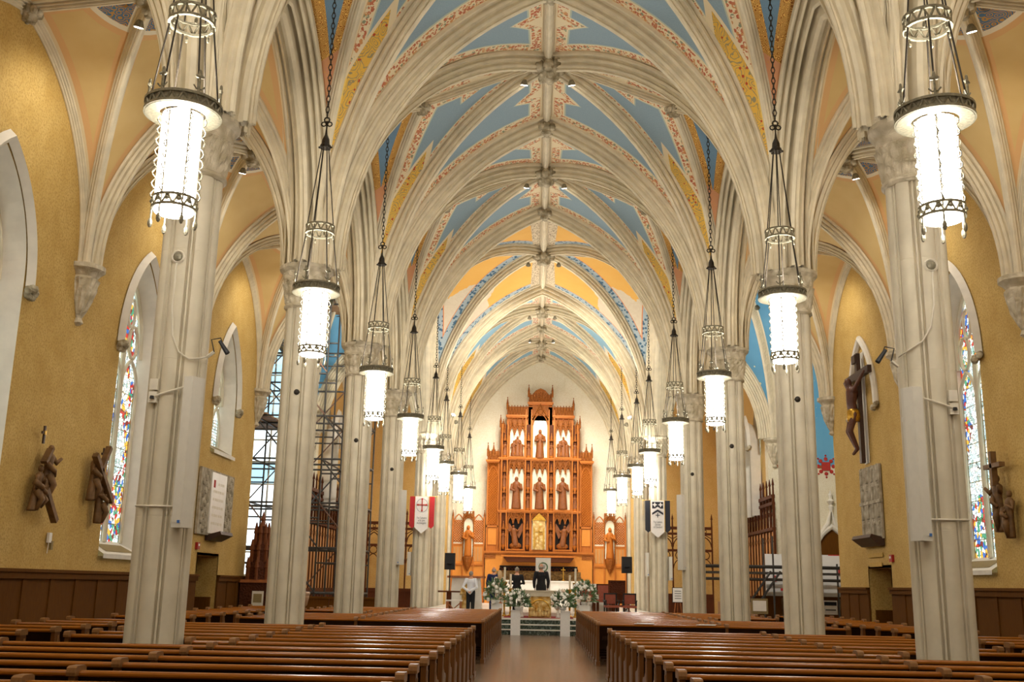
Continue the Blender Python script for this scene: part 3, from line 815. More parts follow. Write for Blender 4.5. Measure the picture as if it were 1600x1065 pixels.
for sg in (-1, 1):
    s_ = 'left' if sg < 0 else 'right'
    for k in range(-3, 3):
        nm = 'at the west end' if k < -2 else 'behind the camera' if k < -1 else 'beside the camera' if k < 0 else 'of the %s bay from the front' % ORD[k]
        spot('aisle_spotlight', (sg*6.35, colY(k)+BAY/2+.2, 10.0), (sg*(XW-.2), colY(k)+BAY/2+2.2, 4.0), AISLE, 2.5, 'small spotlight by the %s aisle vault boss %s' % (s_, nm), .1)
    spot('floodlight', (sg*3.1, YX1-.75, 7.5), (sg*.3, YX1-4.5, ZR), FLOOD*1.0, 2.3, 'added floodlight brightening the crossing vault from the %s banner column' % s_)  # fill lamp added to brighten the crossing vault
    spot('floodlight', (sg*3.1, YX1+.75, 7.5), (sg*.3, YX1+4.5, ZR), FLOOD*.8, 2.3, 'added floodlight brightening the chancel vault from the %s banner column' % s_)  # another added fill, aimed up at the dim chancel vault
    spot('floodlight', (sg*6.3, YX0+1.0, 9.8), (sg*9.3, YX1, 4.5), FLOOD*3.2, 2.3, 'added floodlight brightening the %s transept' % s_)  # made-up lamp that lifts the dark transept
# ------------------------------------------------------------------ pews (they face the altar, +y)
def pew_parts(L, ends, name, dy=0):
    """meshes in local space: x 0..L outwards, y=0 is the back of the backrest"""
    R = {}
    c, s = math.cos(.16), math.sin(.16)
    mb = MB(); mb.add([(x, y, z) for x in (0, L) for y, z in ((.10, .40), (.135, .405), (.045, .87), (.01, .865))], [(0, 1, 2, 3), (7, 6, 5, 4), (0, 4, 5, 1), (1, 5, 6, 2), (2, 6, 7, 3), (3, 7, 4, 0)])
    R['backrest'] = mb.mesh('backrest', M['pew'])
    prof = [(-.005, .86), (-.018, .874), (-.018, .892), (-.006, .908), (.025, .914), (.05, .904), (.056, .888), (.046, .864)]
    R['top_rail'] = MB().prism(prof, lambda u, v, w_: (w_, u, v), 0, L).mesh('top_rail', M['pew_rail_lit'], False)
    R['seat'] = MB().prism([(.10, .40), (.50, .43), (.53, .42), (.53, .40), (.50, .385), (.10, .37)], lambda u, v, w_: (w_, u, v), 0, L).mesh('seat', M['pew'])
    R['book_rack'] = MB().box(.1, L-.1, -.1, .03, .56, .575).box(.1, L-.1, -.105, -.09, .575, .64).mesh('book_rack', M['pew'])
    R['kneeler'] = MB().box(.1, L-.1, -.32, -.16, .1, .15).mesh('kneeler', M['pew'])
    return R
ENDP = [(-.06, 0), (.54, 0), (.54, .10), (.50, .14), (.50, .50), (.53, .56), (.47, .60), (.30, .62), (.18, .68), (.125, .78), (.115, .88), (-.06, .88)]
PEND = MB().prism(ENDP, lambda u, v, w_: (w_, u, v), -.03, .03).mesh('pew_end', M['pew_end'])
PCAP = MB().prism([(-.085, .87), (.135, .87), (.145, .9), (.135, .94), (.1, .955), (-.05, .955), (-.085, .94), (-.095, .9)], lambda u, v, w_: (w_, u, v), -.042, .042).mesh('end_cap', M['pew_cap'])
PFOOT = MB().box(-.045, .045, -.08, .56, 0, .09).mesh('end_foot', M['pew_end'])
PIN = MB().box(-.036, -.03, .03, .09, .12, .82).mesh('end_moulding', M['pew_cap'])
PP = {}
def pew(x0, sg, y, L, ends, label, z=0, group='nave pews'):
    if (L, len(ends)) not in PP: PP[(L, len(ends))] = pew_parts(L, ends, 'pew')
    t = thing('pew', label, 'pew', (sg*x0, y, z), 0, group)
    sc = (sg, 1, 1)
    for k, me in PP[(L, len(ends))].items(): obj(k, me, t, scale=sc)
    for e in ends:
        o = obj('pew_end', PEND, t, loc=(sg*e, 0, 0)); obj('end_cap', PCAP, o); obj('end_foot', PFOOT, o)
        obj('end_moulding', PIN, o, scale=(1 if sg > 0 else -1, 1, 1))
    return t
NEAR = [7.6+1.0*i for i in range(14)]; FAR = [24.5+1.0*i for i in range(13)]
XA = 1.3
def near_col(y): return any(y-.1 < colY(k)*MOD+.5 and y+.53 > colY(k)*MOD-.46 for k in range(-1, 5))
for sg in (-1, 1):
    s_ = 'left' if sg < 0 else 'right'
    for blk, rows in (('near', NEAR), ('far', FAR)):
        for i, y in enumerate(rows):
            j = len(rows)-1-i if blk == 'near' else len(rows)-1-i
            o = ORD[j] if j else 'front'
            lab = '%s row of the %s %s nave pew block, counted from the altar' % (o.capitalize() if 0 else o, blk, s_)
            if near_col(y): pew(XA, sg, y, 3.5, (0, 2.9, 3.5), lab)
            else: pew(XA, sg, y, 5.6, (0, 2.9, 5.6), lab)
    r = 0
    for i in range(21):
        y = 12.4+1.13*i
        if abs(y-22.5) < .9: continue
        r += 1; n_ = r
        pew(7.7, sg, y, 1.75, (0, 1.75), '%s short pew of the %s side aisle, counted from the back' % (ORD[n_-1], s_), 0, 'side aisle pews')

# ------------------------------------------------------------------ statues and figures
def robed(mb, x, y, z, H, seed=0, arm=0, lean=0, halo=False, face=-1, wf=.15):
    """robed standing figure facing -y (face=-1)"""
    r_ = random.Random(seed); w_ = H*wf
    pr = [(1.0, 0), (1.08, .04), (.98, .2), (.9, .35), (.86, .5), (.82, .6), (.95, .7), (1.0, .76), (.9, .81), (.45, .845), (.33, .86)]
    n = 18; vs = []; fs = []
    ph = r_.uniform(0, 6)
    for i, (r, t) in enumerate(pr):
        for k in range(n):
            a = 2*PI*k/n; q = r*w_*(1+(.10*math.sin(7*a+ph+t*2) if t < .7 else 0))
            vs.append((x+q*math.cos(a)+lean*t*H, y+q*.68*math.sin(a), z+t*H))
    m = len(pr)
    fs = [(i*n+k, i*n+(k+1) % n, (i+1)*n+(k+1) % n, (i+1)*n+k) for i in range(m-1) for k in range(n)] + [tuple(range(n))[::-1]]
    mb.add(vs, fs); X = x+lean*.85*H
    mb.ball((X+lean*.06*H, y, z+.925*H), (.058*H, .066*H, .078*H), 8, 6)
    f = face
    for s_ in (-1, 1):
        e = (X+s_*.16*H, y+f*.02*H, z+.60*H); sh = (X+s_*.125*H, y, z+.77*H)
        if arm == 0: hd = (X+s_*.05*H, y+f*.13*H, z+.62*H)
        elif arm == 1: hd = (X+s_*.04*H, y+f*.13*H, z+(.70 if s_ > 0 else .55)*H)
        else: e = (X+s_*.2*H, y+f*.04*H, z+.68*H); hd = (X+s_*.27*H, y+f*.1*H, z+.78*H)
        mb.tube([sh, e, hd], [.05*H, .05*H, .03*H], 7)
    if halo: torus(mb, (X, y+.05*H, z+.93*H), .12*H, .012*H, 'y', 12, 4)
    return mb

# ------------------------------------------------------------------ sanctuary floor
sp = struct('floor_sanctuary', 'raised marble sanctuary with three green marble steps')
MB().box(-4.9, 4.9, 38.75, YE*MOD, 0, .15).build('step', M['marble_green'], sp); MB().box(-4.92, 4.92, 38.72, 39.15, .15, .185).build('nosing', M['marble_white'], sp)
MB().box(-4.88, 4.88, 39.05, YE*MOD, .15, .32).build('step', M['marble_green'], sp); MB().box(-4.9, 4.9, 39.02, 39.45, .32, .355).build('nosing', M['marble_white'], sp)
MB().box(-4.86, 4.86, 39.35, YE*MOD, .32, .50).build('step', M['marble_green'], sp); MB().box(-4.88, 4.88, 39.32, YE*MOD, .50, .55).build('nosing', M['marble_white'], sp)
SZ = .55
MB().box(-4.84, 4.84, 42.4, YE*MOD-.01, SZ, SZ+.14).build('carpet', M['marble_white'], sp)
MB().box(-1.3, 1.3, 39.9, 42.4, SZ, SZ+.012).build('rug', M['carpet_red'], sp)
SU = SZ+.14

# ------------------------------------------------------------------ reredos (carved altar screen)
RY = YE-.62                       # front plane
def zpx(y): return 10.65-(y-610)/33.7
rer = thing('altar_screen', 'tall carved orange oak gothic altar screen with niches and pinnacles', 'altar screen', (0, RY, 0))
def part(name, mb, mat, parent=rer, smooth=False): return mb.build(name, M[mat], parent, smooth)
# backing tiers
for nm, hw, z0, z1, dy in (('wing_panel', 2.42, 1.0, 7.35, .22), ('tier_panel', 1.84, 3.1, 8.95, .14), ('tier_panel', 1.55, 3.1, 9.85, .1), ('tier_panel', .56, 7.2, 10.2, .1)):
    part(nm, MB().box(-hw, hw, dy, .6, z0, z1), 'rer')
def pinnacle(x, z, h_, r=.05, y=0, parent=rer):
    mb = MB().lathe([(r, 0), (r, h_*.45), (r*1.35, h_*.47), (r*.85, h_*.52), (r*.2, h_*.88), (r*.5, h_*.9), (r*.5, h_*.94), (.005, h_)], 8, (x, y, z))
    for k in range(4):
        for i in range(3):
            a = k*PI/2; q = r*(.85-.2*i); mb.ball((x+q*math.cos(a), y+q*math.sin(a), z+h_*(.56+.1*i)), r*.3, 5, 3)
    return part('pinnacle', mb, 'rer_carve', parent)
def canopy(xc, hw, z0, z1, dy=-.06, arches=3, mat='rer_carve', parent=rer):
    """projecting tracery canopy with small gables"""
    part('canopy', MB().box(xc-hw, xc+hw, dy+.05, .12, z0+(z1-z0)*.45, z1), mat, parent)
    mb = MB(); q = hw/arches
    for i in range(arches):
        c = xc-hw+q*(2*i+1)
        A = parch(q*.92, z0, z0+(z1-z0)*.55, 5); mb.tube([(c+u, dy, z) for u, z in A], .028, 5)
        mb.tube([(c-q, dy-.01, z0+(z1-z0)*.3), (c, dy-.03, z1*.98+z0*.02), (c+q, dy-.01, z0+(z1-z0)*.3)], .024, 5)
        torus(mb, (c, dy-.01, z0+(z1-z0)*.66), q*.3, .016, 'y', 8, 4); mb.ball((c, dy-.03, z1+.04), (.03, .03, .06), 5, 4)
        for t in range(1, 4):
            for s_ in (-1, 1): mb.ball((c+s_*q*(1-t/4), dy-.02, z0+(z1-z0)*(.3+.7*t/4)), .03, 5, 3)
    part('tracery', mb, mat, parent)
def niche(xc, hw, z0, z1, back='niche'):
    part('niche_back', MB().box(xc-hw, xc+hw, .07, .095, z0, z1), back)
    for i in range(5):
        x = xc-hw+2*hw*(i+.5)/5; part('niche_fold', MB().cbox((x, .065, (z0+z1)/2), (.035, .03, z1-z0-.02)), back)
    part('niche_frame', MB().box(xc-hw-.06, xc-hw, -.02, .12, z0, z1).box(xc+hw, xc+hw+.06, -.02, .12, z0, z1), 'rer')
    part('niche_floor', MB().box(xc-hw-.08, xc+hw+.08, -.14, .1, z0-.06, z0).box(xc-hw-.05, xc+hw+.05, -.1, .1, z0-.12, z0-.06), 'rer')
NX = (-1.06, 0, 1.06); NH = .33
STAT = []
for x in NX:
    niche(x, NH, 5.1, 6.95); canopy(x, NH+.04, 6.72, 7.38)
    STAT.append((x, 5.1, 1.48, 1, 'statue', {-1.06: 'bearded wooden statue in the left middle niche of the altar screen', 0: 'wooden statue in the central middle niche of the altar screen', 1.06: 'wooden statue in the right middle niche of the altar screen'}[x]))
for x in (-1.06, 1.06):
    niche(x, NH, 7.5, 8.85); canopy(x, NH+.04, 8.5, 9.2)
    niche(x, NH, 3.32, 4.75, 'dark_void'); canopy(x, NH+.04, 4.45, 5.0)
niche(0, NH, 7.42, 9.2); canopy(0, NH+.04, 9.0, 9.95, arches=1)
niche(0, NH, 3.3, 4.75); canopy(0, NH+.04, 4.55, 5.0)
STAT.append((0, 7.42, 1.35, 0, 'statue', 'crowned wooden statue in the topmost niche of the altar screen'))
# cresting and cornices
for (x0, x1, z) in ((-.6, .6, 10.02), (-1.6, -.56, 9.4), (.56, 1.6, 9.4), (-1.9, 1.9, 7.42), (-2.48, -1.84, 7.3), (1.84, 2.48, 7.3), (-1.9, 1.9, 5.02), (-2.48, 2.48, 3.18)):
    part('cornice', MB().box(x0, x1, -.12, .1, z-.04, z+.04).box(x0+.03, x1-.03, -.08, .1, z-.09, z-.04), 'rer')
for (x0, x1, z0, z1) in ((-.54, .54, 10.06, 10.42), (-1.54, -.6, 9.44, 9.84), (.6, 1.54, 9.44, 9.84), (-1.84, -1.6, 8.6, 9.0), (1.6, 1.84, 8.6, 9.0), (-2.42, -1.86, 7.34, 7.75), (1.86, 2.42, 7.34, 7.75)):
    part('cresting', MB().box(x0, x1, -.02, .06, z0, z1), 'rer_carve')
    mb = MB(); n = max(2, int((x1-x0)/.13))
    for i in range(n):
        c = x0+(x1-x0)*(i+.5)/n; mb.tube([(c-.05, -.03, z0+.03), (c, -.05, z1), (c+.05, -.03, z0+.03)], .017, 4); mb.ball((c, -.04, z1+.03), .03, 5, 4); torus(mb, (c, -.04, (z0+z1)/2), .045, .014, 'y', 8, 3)
    part('cresting_tracery', mb, 'rer_carve')
part('gable', MB().prism([(-.4, 10.4), (.4, 10.4), (.22, 10.62), (0, 10.72), (-.22, 10.62)], lambda u, v, w_: (u, w_, v), -.03, .06), 'rer_carve')
for x, z, h_ in ((-.55, 10.3, .6), (.55, 10.3, .6), (-1.54, 9.7, .6), (1.54, 9.7, .6), (-1.84, 8.85, .6), (1.84, 8.85, .6), (-1.72, 8.85, .4), (1.72, 8.85, .4), (-2.4, 7.5, .65), (2.4, 7.5, .65), (-2.14, 7.5, .65), (2.14, 7.5, .65)):
    pinnacle(x, z, h_)
# pilasters with small saints
for x in (-1.62, -.53, .53, 1.62):
    part('pilaster', MB().box(x-.15, x-.1, -.1, .14, 3.2, 9.0 if abs(x) > 1 else 9.7).box(x+.1, x+.15, -.1, .14, 3.2, 9.0 if abs(x) > 1 else 9.7), 'rer')
    part('pilaster_back', MB().box(x-.1, x+.1, .02, .14, 3.2, 9.0), 'screen')
    for i, z in enumerate((3.5, 5.15, 6.1, 7.55)):
        mb = MB(); robed(mb, x, -.02, z, .62, int(z*10)+int(x*7), i % 2)
        part('small_saint', mb, 'statue')
        part('small_canopy', MB().lathe([(.09, 0), (.1, .05), (.06, .1), (.05, .22), (.02, .3), (.03, .33), (.005, .4)], 6, (x, -.03, z+.68)), 'rer_carve')
        part('small_pedestal', MB().lathe([(.03, -.2), (.09, -.06), (.1, 0)], 8, (x, -.03, z)), 'rer')
# carved diaper wings
for sg in (-1, 1):
    xa, xb = (1.9, 2.38)
    part('wing_backing', MB().box(sg*1.9, sg*2.38, .2, .225, 4.36, 7.25), 'rer_carve')
    part('wing_frame', MB().box(sg*1.86, sg*1.92, .12, .24, 3.2, 7.3).box(sg*2.36, sg*2.42, .12, .24, 3.2, 7.3).box(sg*1.86, sg*2.42, .12, .24, 4.28, 4.36), 'rer')
    mb = MB(); st = .12
    for i in range(24):
        z = 4.4+i*st
        for j in range(4):
            x = 1.92+.115*j
            mb.tube([(sg*x, .18, z), (sg*(x+.115), .18, z+st)], .02, 4, False); mb.tube([(sg*(x+.115), .18, z), (sg*x, .18, z+st)], .02, 4, False)
            mb.ball((sg*(x+.057), .185, z+st/2), .022, 4, 3)
    part('diaper_tracery', mb, 'rer')
    part('wing_arch', MB().tube([(sg*(2.14+u), .17, z) for u, z in parch(.22, 6.6, 7.1, 6)], .03, 5), 'rer')
    part('linenfold_panel', MB().box(sg*1.95, sg*2.33, .18, .23, 3.5, 4.25), 'rer_panel')
# lower zone
part('predella', MB().box(-2.42, 2.42, .02, .6, .93, 3.1), 'rer_panel')
for i in range(6):
    x = -2.2+i*.88; part('carved_panel', MB().cbox((x, 0, 2.98), (.5, .05, .16)), 'rer_carve')
part('tester', MB().prism([(-1.6, 2.98), (1.6, 2.98), (1.42, 2.74), (-1.42, 2.74)], lambda u, v, w_: (u, w_, v), -.75, .05), 'screen')
part('tester_rail', MB().box(-1.66, 1.66, -.8, -.7, 2.95, 3.03), 'rer')
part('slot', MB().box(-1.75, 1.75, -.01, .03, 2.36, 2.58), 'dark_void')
mb = MB()
for i in range(24): mb.tube([(-1.7+i*.148+u, -.03, z) for u, z in parch(.07, 2.38, 2.5, 3)], .014, 4)
part('slot_arcade', mb, 'screen')
part('gilded_frieze', MB().box(-1.9, 1.9, -.04, .03, 1.9, 2.34), 'frieze')
mb = MB()
for i in range(16): mb.prism([(-1.82+i*.243-.09, 1.95), (-1.82+i*.243+.09, 1.95), (-1.82+i*.243+.09, 2.12), (-1.82+i*.243, 2.28), (-1.82+i*.243-.09, 2.12)], lambda u, v, w_: (u, w_, v), -.07, -.03)
part('frieze_gables', mb, 'frieze')
# figures standing in the screen
for i, (x, z, H, arm, mt, lab) in enumerate(STAT):
    mb = MB(); robed(mb, 0, 0, 0, H, i+3, arm, wf=.13); tag(mb.build('statue', M[mt], None, True), lab, 'statue', 'statues of the altar screen').location = (x, RY-.06, z)
for sg, s_ in ((-1, 'left'), (1, 'right')):
    t = thing('relief_group', 'carved wooden relief of kneeling figures in upper %s niche' % s_, 'relief', (sg*1.06, RY-.05, 7.5), 0, 'relief groups')
    for k, (dx, H) in enumerate(((-.16, .75), (.02, .95), (.18, .7))): robed(MB(), dx, 0, 0, H, k+11, k, lean=-.05*dx).build('figure', M['statue'], t, True)
    MB().ball((0, 0, .12), (.3, .1, .14), 10, 5).build('rock', M['rer_carve'], t)
    t = thing('relief_group', 'carved angel with spread wings in dark lower %s niche' % s_, 'relief', (sg*1.06, RY-.05, 3.34), 0, 'relief groups')
    robed(MB(), 0, -.03, .1, .95, 31+sg, 2, lean=.12*sg).build('figure', M['statue'], t, True)
    for w_ in (-1, 1): MB().prism([(0, .7), (w_*.3, 1.15), (w_*.31, .8), (w_*.16, .45)], lambda u, v, q: (u, q, v), .0, .03).build('wing', M['statue'], t)
    MB().ball((0, 0, .12), (.28, .12, .16), 10, 5).build('cloud', M['rer_carve'], t)
tb = thing('tabernacle', 'golden tabernacle with crucifix in the lower centre of the altar screen', 'tabernacle', (0, RY-.1, 3.3))
MB().box(-.28, .28, -.08, .1, 0, 1.3).build('body', M['gold_relief'], tb)
MB().prism([(-.32, 1.3), (.32, 1.3), (.2, 1.45), (0, 1.62), (-.2, 1.45)], lambda u, v, q: (u, q, v), -.1, .08).build('gable', M['gold'], tb)
MB().cbox((0, -.1, .62), (.035, .03, .7)).cbox((0, -.1, .8), (.3, .03, .035)).build('cross', M['gold'], tb)
MB().cbox((-.2, -.1, .5), (.05, .05, .9)).build('post', M['gold'], tb); MB().cbox((.2, -.1, .5), (.05, .05, .9)).build('post', M['gold'], tb)
# side screens with a statue each
for sg, s_ in ((-1, 'left'), (1, 'right')):
    t = thing('side_screen', 'low carved oak panel screen %s of the altar screen' % s_, 'screen', (sg*3.22, RY+.2, 0))
    MB().box(-.72, .72, .05, .3, .93, 3.5).build('panel', M['rer_panel'], t)
    for x in (-.46, .46):
        MB().box(x-.24, x+.24, .1, .14, 3.5, 4.6).build('backing', M['niche'], t)
        mb = MB()
        for i in range(9):
            for j in range(4):
                a, z = x-.22+.11*j, 3.6+.11*i; mb.tube([(a, .08, z), (a+.11, .08, z+.11)], .022, 4, False); mb.tube([(a+.11, .08, z), (a, .08, z+.11)], .022, 4, False)
        mb.build('lattice', M['rer'], t)
        MB().tube([(x+u, .06, z) for u, z in parch(.22, 4.45, 4.85, 6)], .03, 5).build('arch', M['rer'], t)
        MB().box(x-.25, x+.25, .04, .1, 3.42, 3.52).build('rail', M['rer'], t)
        for i in range(3): MB().box(x-.2+.14*i, x-.1+.14*i, .03, .06, 2.75, 3.38).build('linenfold', M['screen_light'], t)
    for x in (-.72, -.24, .24, .72): MB().box(x-.035, x+.035, .0, .1, .93, 4.75).build('stile', M['rer'], t)
    MB().box(-.235, .235, .0, .04, 2.9, 4.7).build('niche', M['niche'], t)
    canopy(0, .25, 4.4, 5.0, -.1, 1, 'rer_carve', t)
    MB().lathe([(.03, 2.3), (.12, 2.5), (.2, 2.7), (.24, 2.88), (.24, 2.95)], 10, (0, -.06, 0)).build('corbel', M['rer_carve'], t)
    for z in (1.6, 2.62): MB().box(-.72, .72, -.02, .08, z-.05, z+.03).build('rail', M['rer'], t)
    pinnacle(-.72, 4.6, .45, .04, .05, t); pinnacle(.72, 4.6, .45, .04, .05, t)
    mb = MB(); robed(mb, 0, 0, 0, 1.4, 50+sg, 1, wf=.115); tag(mb.build('statue', M['rer'], None, True), 'orange wood statue on a bracket in the low %s side screen' % s_, 'statue', 'statues of the side screens').location = (sg*3.22, RY+.12, 2.95)

# ------------------------------------------------------------------ lettering
def lettering(txt, size, mat, parent, loc, rot, align='CENTER', name='lettering', squeeze=1):
    c = bpy.data.curves.new('lettering', 'FONT'); c.body = txt; c.size = size; c.align_x = align; c.extrude = .001; c.space_line = .9
    o = bpy.data.objects.new('lettering_source', c); COL.objects.link(o)
    bpy.context.view_layer.update()
    me = bpy.data.meshes.new_from_object(o.evaluated_get(bpy.context.evaluated_depsgraph_get()))
    COL.objects.unlink(o); bpy.data.objects.remove(o); me.materials.clear(); me.materials.append(M[mat])
    return obj(name, me, parent, loc=loc, rot=rot, scale=(squeeze, 1, 1))

# ------------------------------------------------------------------ people (one remeshed body each, clothes over it)
def capsules(name, parts, mat, parent, vox=.022, smooth=6):
    mb = MB()
    for p in parts:
        if p[0] == 't': mb.tube(p[1], p[2], 10)
        else: mb.ball(p[1], p[2], 10, 7)
    if not any(p[0] == 'b' for p in parts): pass
    for p in parts:
        if p[0] == 't':
            for q, r in zip(p[1], p[2]): mb.ball(q, r*.99, 8, 6)
    o = mb.build(name, M[mat], parent, True)
    m = o.modifiers.new('skin', 'REMESH'); m.mode = 'VOXEL'; m.voxel_size = vox; m.use_smooth_shade = True
    s = o.modifiers.new('soften', 'SMOOTH'); s.iterations = smooth; s.factor = .5
    return o
def person(label, x, y, z, H, rz, top, bottom, hair, turn=0, bald=False, arms='down', coat=.0, skirt=False, longhair=False):
    t = thing('person', label, 'person', (x, y, z), rz)
    k = H/1.78; S_ = lambda *q: tuple(v*k for v in q)
    sh = .20 if not skirt else .165
    A = {}
    for s_ in (-1, 1):
        if arms == 'down': el, ha = (s_*(sh+.07), -.03, 1.12), (s_*(sh+.05), .07, .88)
        elif arms == 'front': el, ha = (s_*(sh+.09), .0, 1.14), (s_*.07, .24, 1.12)
        elif arms == 'back': el, ha = (s_*(sh+.1), -.12, 1.13), (s_*.04, -.17, .95)
        A[s_] = (S_(s_*sh, 0, 1.43), S_(*el), S_(*ha))
    body = [('t', [S_(0, 0, .95), S_(0, .01, 1.2), S_(0, 0, 1.4)], [.14*k, .13*k, .15*k]), ('t', [S_(0, 0, 1.42), S_(0, .015, 1.56)], [.065*k, .055*k]),
            ('b', S_(0, .02, 1.655), (.078*k, .098*k, .122*k)), ('b', S_(0, .115, 1.64), (.016*k, .022*k, .026*k)), ('b', S_(-.08, .01, 1.645), (.014*k, .022*k, .034*k)), ('b', S_(.08, .01, 1.645), (.014*k, .022*k, .034*k))]
    for s_ in (-1, 1):
        body += [('t', [S_(s_*.09, 0, .92), S_(s_*.1, .01, .5), S_(s_*.1, -.02, .08)], [.085*k, .06*k, .042*k]), ('t', list(A[s_]), [.055*k, .042*k, .03*k])]
        hx = Vector(A[s_][2]); d = (hx-Vector(A[s_][1])).normalized()
        for i in range(4):
            sd = Vector((0, 1, 0)) if abs(d.y) < .7 else Vector((0, 0, 1)); o_ = sd*(i-1.5)*.019*k
            body.append(('t', [tuple(hx+d*.03*k+o_), tuple(hx+d*(.12-.01*abs(i-1.5))*k+o_)], [.013*k, .009*k]))
        body.append(('t', [tuple(hx), tuple(hx+d*.05*k+Vector((-s_*.04*k, .02*k, 0)))], [.014*k, .01*k]))
    capsules('body', body, 'skin', t, .016, 4)
    cl = [('t', [S_(0, 0, .98-coat), S_(0, .01, 1.15), S_(0, 0, 1.36), S_(0, -.01, 1.45)], [(.17+coat*.1)*k, .155*k, .175*k, .10*k]), ('t', [S_(-sh, 0, 1.42), S_(sh, 0, 1.42)], [.075*k, .075*k])]
    for s_ in (-1, 1):
        a, b, c = [Vector(q) for q in A[s_]]; cl.append(('t', [tuple(a), tuple(b), tuple(b+(c-b)*.88)], [.078*k, .064*k, .05*k]))
    capsules('jacket' if coat > 0 else 'shirt', cl, top, t, .018, 6)
    if skirt: MB().lathe([(.2*k, .45*k), (.19*k, .7*k), (.15*k, .98*k), (.12*k, 1.1*k)], 16).build('skirt', M[bottom], t, True)
    else:
        tr = []
        for s_ in (-1, 1): tr.append(('t', [S_(s_*.085, 0, .95), S_(s_*.1, .01, .5), S_(s_*.1, -.01, .07)], [.115*k, .085*k, .07*k]))
        capsules('trousers', tr, bottom, t, .02, 4)
    for s_ in (-1, 1): MB().ball(S_(s_*.1, .05, .035), S_(.048, .13, .035), 8, 5).build('shoe', M['black'], t, True)
    hr = MB()
    if bald: hr.lathe([(.083*k, -.03*k), (.09*k, 0), (.088*k, .05*k)], 14, S_(0, .0, 1.62))
    else: hr.ball(S_(0, -.005, 1.69), S_(.09, .105, .1), 12, 8)
    if longhair: hr.tube([S_(0, -.06, 1.7), S_(0, -.1, 1.5), S_(0, -.11, 1.3)], [.09*k, .1*k, .06*k], 10)
    hr.build('hair', M[hair], t, True)
    return t
person('man in white shirt and dark trousers standing with hands behind his back', -2.66, 42.0, SZ, 1.68, -.25, 'shirt_white', 'suit_black', 'hair_grey', arms='back')
person('balding man in navy jacket beside the blonde woman', -1.82, 43.4, SU, 1.74, -.15, 'suit_navy', 'suit_navy', 'hair_grey', bald=True, coat=.14)
person('woman with long blonde hair seen from behind', -1.56, 42.8, SU, 1.6, .1, 'petal_blush', 'petal_blush', 'hair_blonde', skirt=True, longhair=True)
person('grey-haired man in black suit left of the white sign', -.88, 43.2, SU, 1.74, -.1, 'suit_black', 'suit_black', 'hair_grey', arms='front', coat=.16)
person('tall balding man in black suit in front of the white sign', .1, 42.9, SU, 1.9, .05, 'suit_black', 'suit_black', 'hair_grey', bald=True, coat=.18)

# ------------------------------------------------------------------ altar and sanctuary furniture
al = thing('altar', 'pale stone altar table with glowing gilded relief front', 'altar', (.05, 40.6, SZ))
MB().box(-1.02, 1.02, -.4, .4, .78, 1.0).build('slab', M['altar_stone'], al)
MB().box(-1.05, 1.05, -.43, .43, .96, 1.0).build('slab_edge', M['altar_stone'], al)
for x in (-.68, .68): MB().lathe([(.08, 0), (.08, .06), (.05, .1), (.05, .68), (.08, .72), (.08, .78)], 12, (x, -.2, 0)).build('leg', M['marble_white'], al)
MB().box(-.42, .42, -.36, .3, 0, .78).build('relief_block', M['gold_relief'], al)
mb = MB()
for k in range(7): robed(mb, -.33+.11*k, -.37, .05, .42+.1*math.sin(k*.9), k, k % 3)
mb.build('relief_figures', M['gold_relief'], al, True)
MB().tube([(u, -.37, z) for u, z in parch(.36, .3, .66, 8)], .025, 6).build('relief_arch', M['gold'], al)
lg = thing('back_altar', 'long white stone altar ledge below the gilded frieze', 'altar', (.15, RY-.75, .93))
MB().box(-1.75, 1.75, -.3, .3, 0, .95).build('body', M['marble_white'], lg); MB().box(-1.8, 1.8, -.34, .34, .95, 1.01).build('top', M['marble_white'], lg)
sg_ = thing('sign_board', 'tall white sign board with small green wreath emblem', 'sign', (.18, 43.9, SU))
MB().box(-.31, .31, -.02, .02, .7, 2.15).build('board', M['paper'], sg_)
mb = MB(); torus(mb, (0, -.03, 1.78), .17, .025, 'y', 16, 5)
for k in range(20): a = k*PI/10; mb.ball((.17*math.cos(a), -.035, 1.78+.17*math.sin(a)), (.035, .012, .02), 5, 3)
mb.build('wreath', M['leaf'], sg_)
mb = MB()
for k in range(3): mb.tube([(-.06+.05*k, -.03, 1.72), (-.03+.05*k, -.03, 1.84)], .008, 4)
mb.build('monogram', M['letter_dark'], sg_)
for x in (-.25, .25): MB().box(x-.02, x+.02, -.02, .02, 0, .7).build('leg', M['wood_trim'], sg_)

def candlestick(x, y, z, h_, label, n=1):
    t = thing('candlestick', label, 'candlestick', (x, y, z), 0, 'altar candlesticks')
    MB().lathe([(.14, 0), (.14, .03), (.05, .07), (.03, .2), (.05, h_*.4), (.025, h_*.5), (.05, h_*.75), (.03, h_*.85), (.1, h_*.95), (.1, h_)], 12).build('stand', M['gold'], t)
    MB().cbox((0, 0, h_*.8), (.3, .03, .03)).build('arm', M['gold'], t)
    MB().lathe([(.04, h_), (.04, h_+.55)], 10).build('candle', M['candle'], t)
    MB().tube([(0, 0, h_+.55), (0, 0, h_+.6)], .008, 4).build('wick', M['black'], t)
candlestick(-1.32, 41.5, SZ, 1.3, 'tall gold candlestick with thick candle left of the altar'); candlestick(1.42, 41.5, SZ, 1.3, 'tall gold candlestick with thick candle right of the altar')
candlestick(-1.1, 42.1, SZ, 1.05, 'shorter gold candlestick behind the left flowers'); candlestick(1.22, 42.1, SZ, 1.05, 'shorter gold candlestick behind the right flowers')
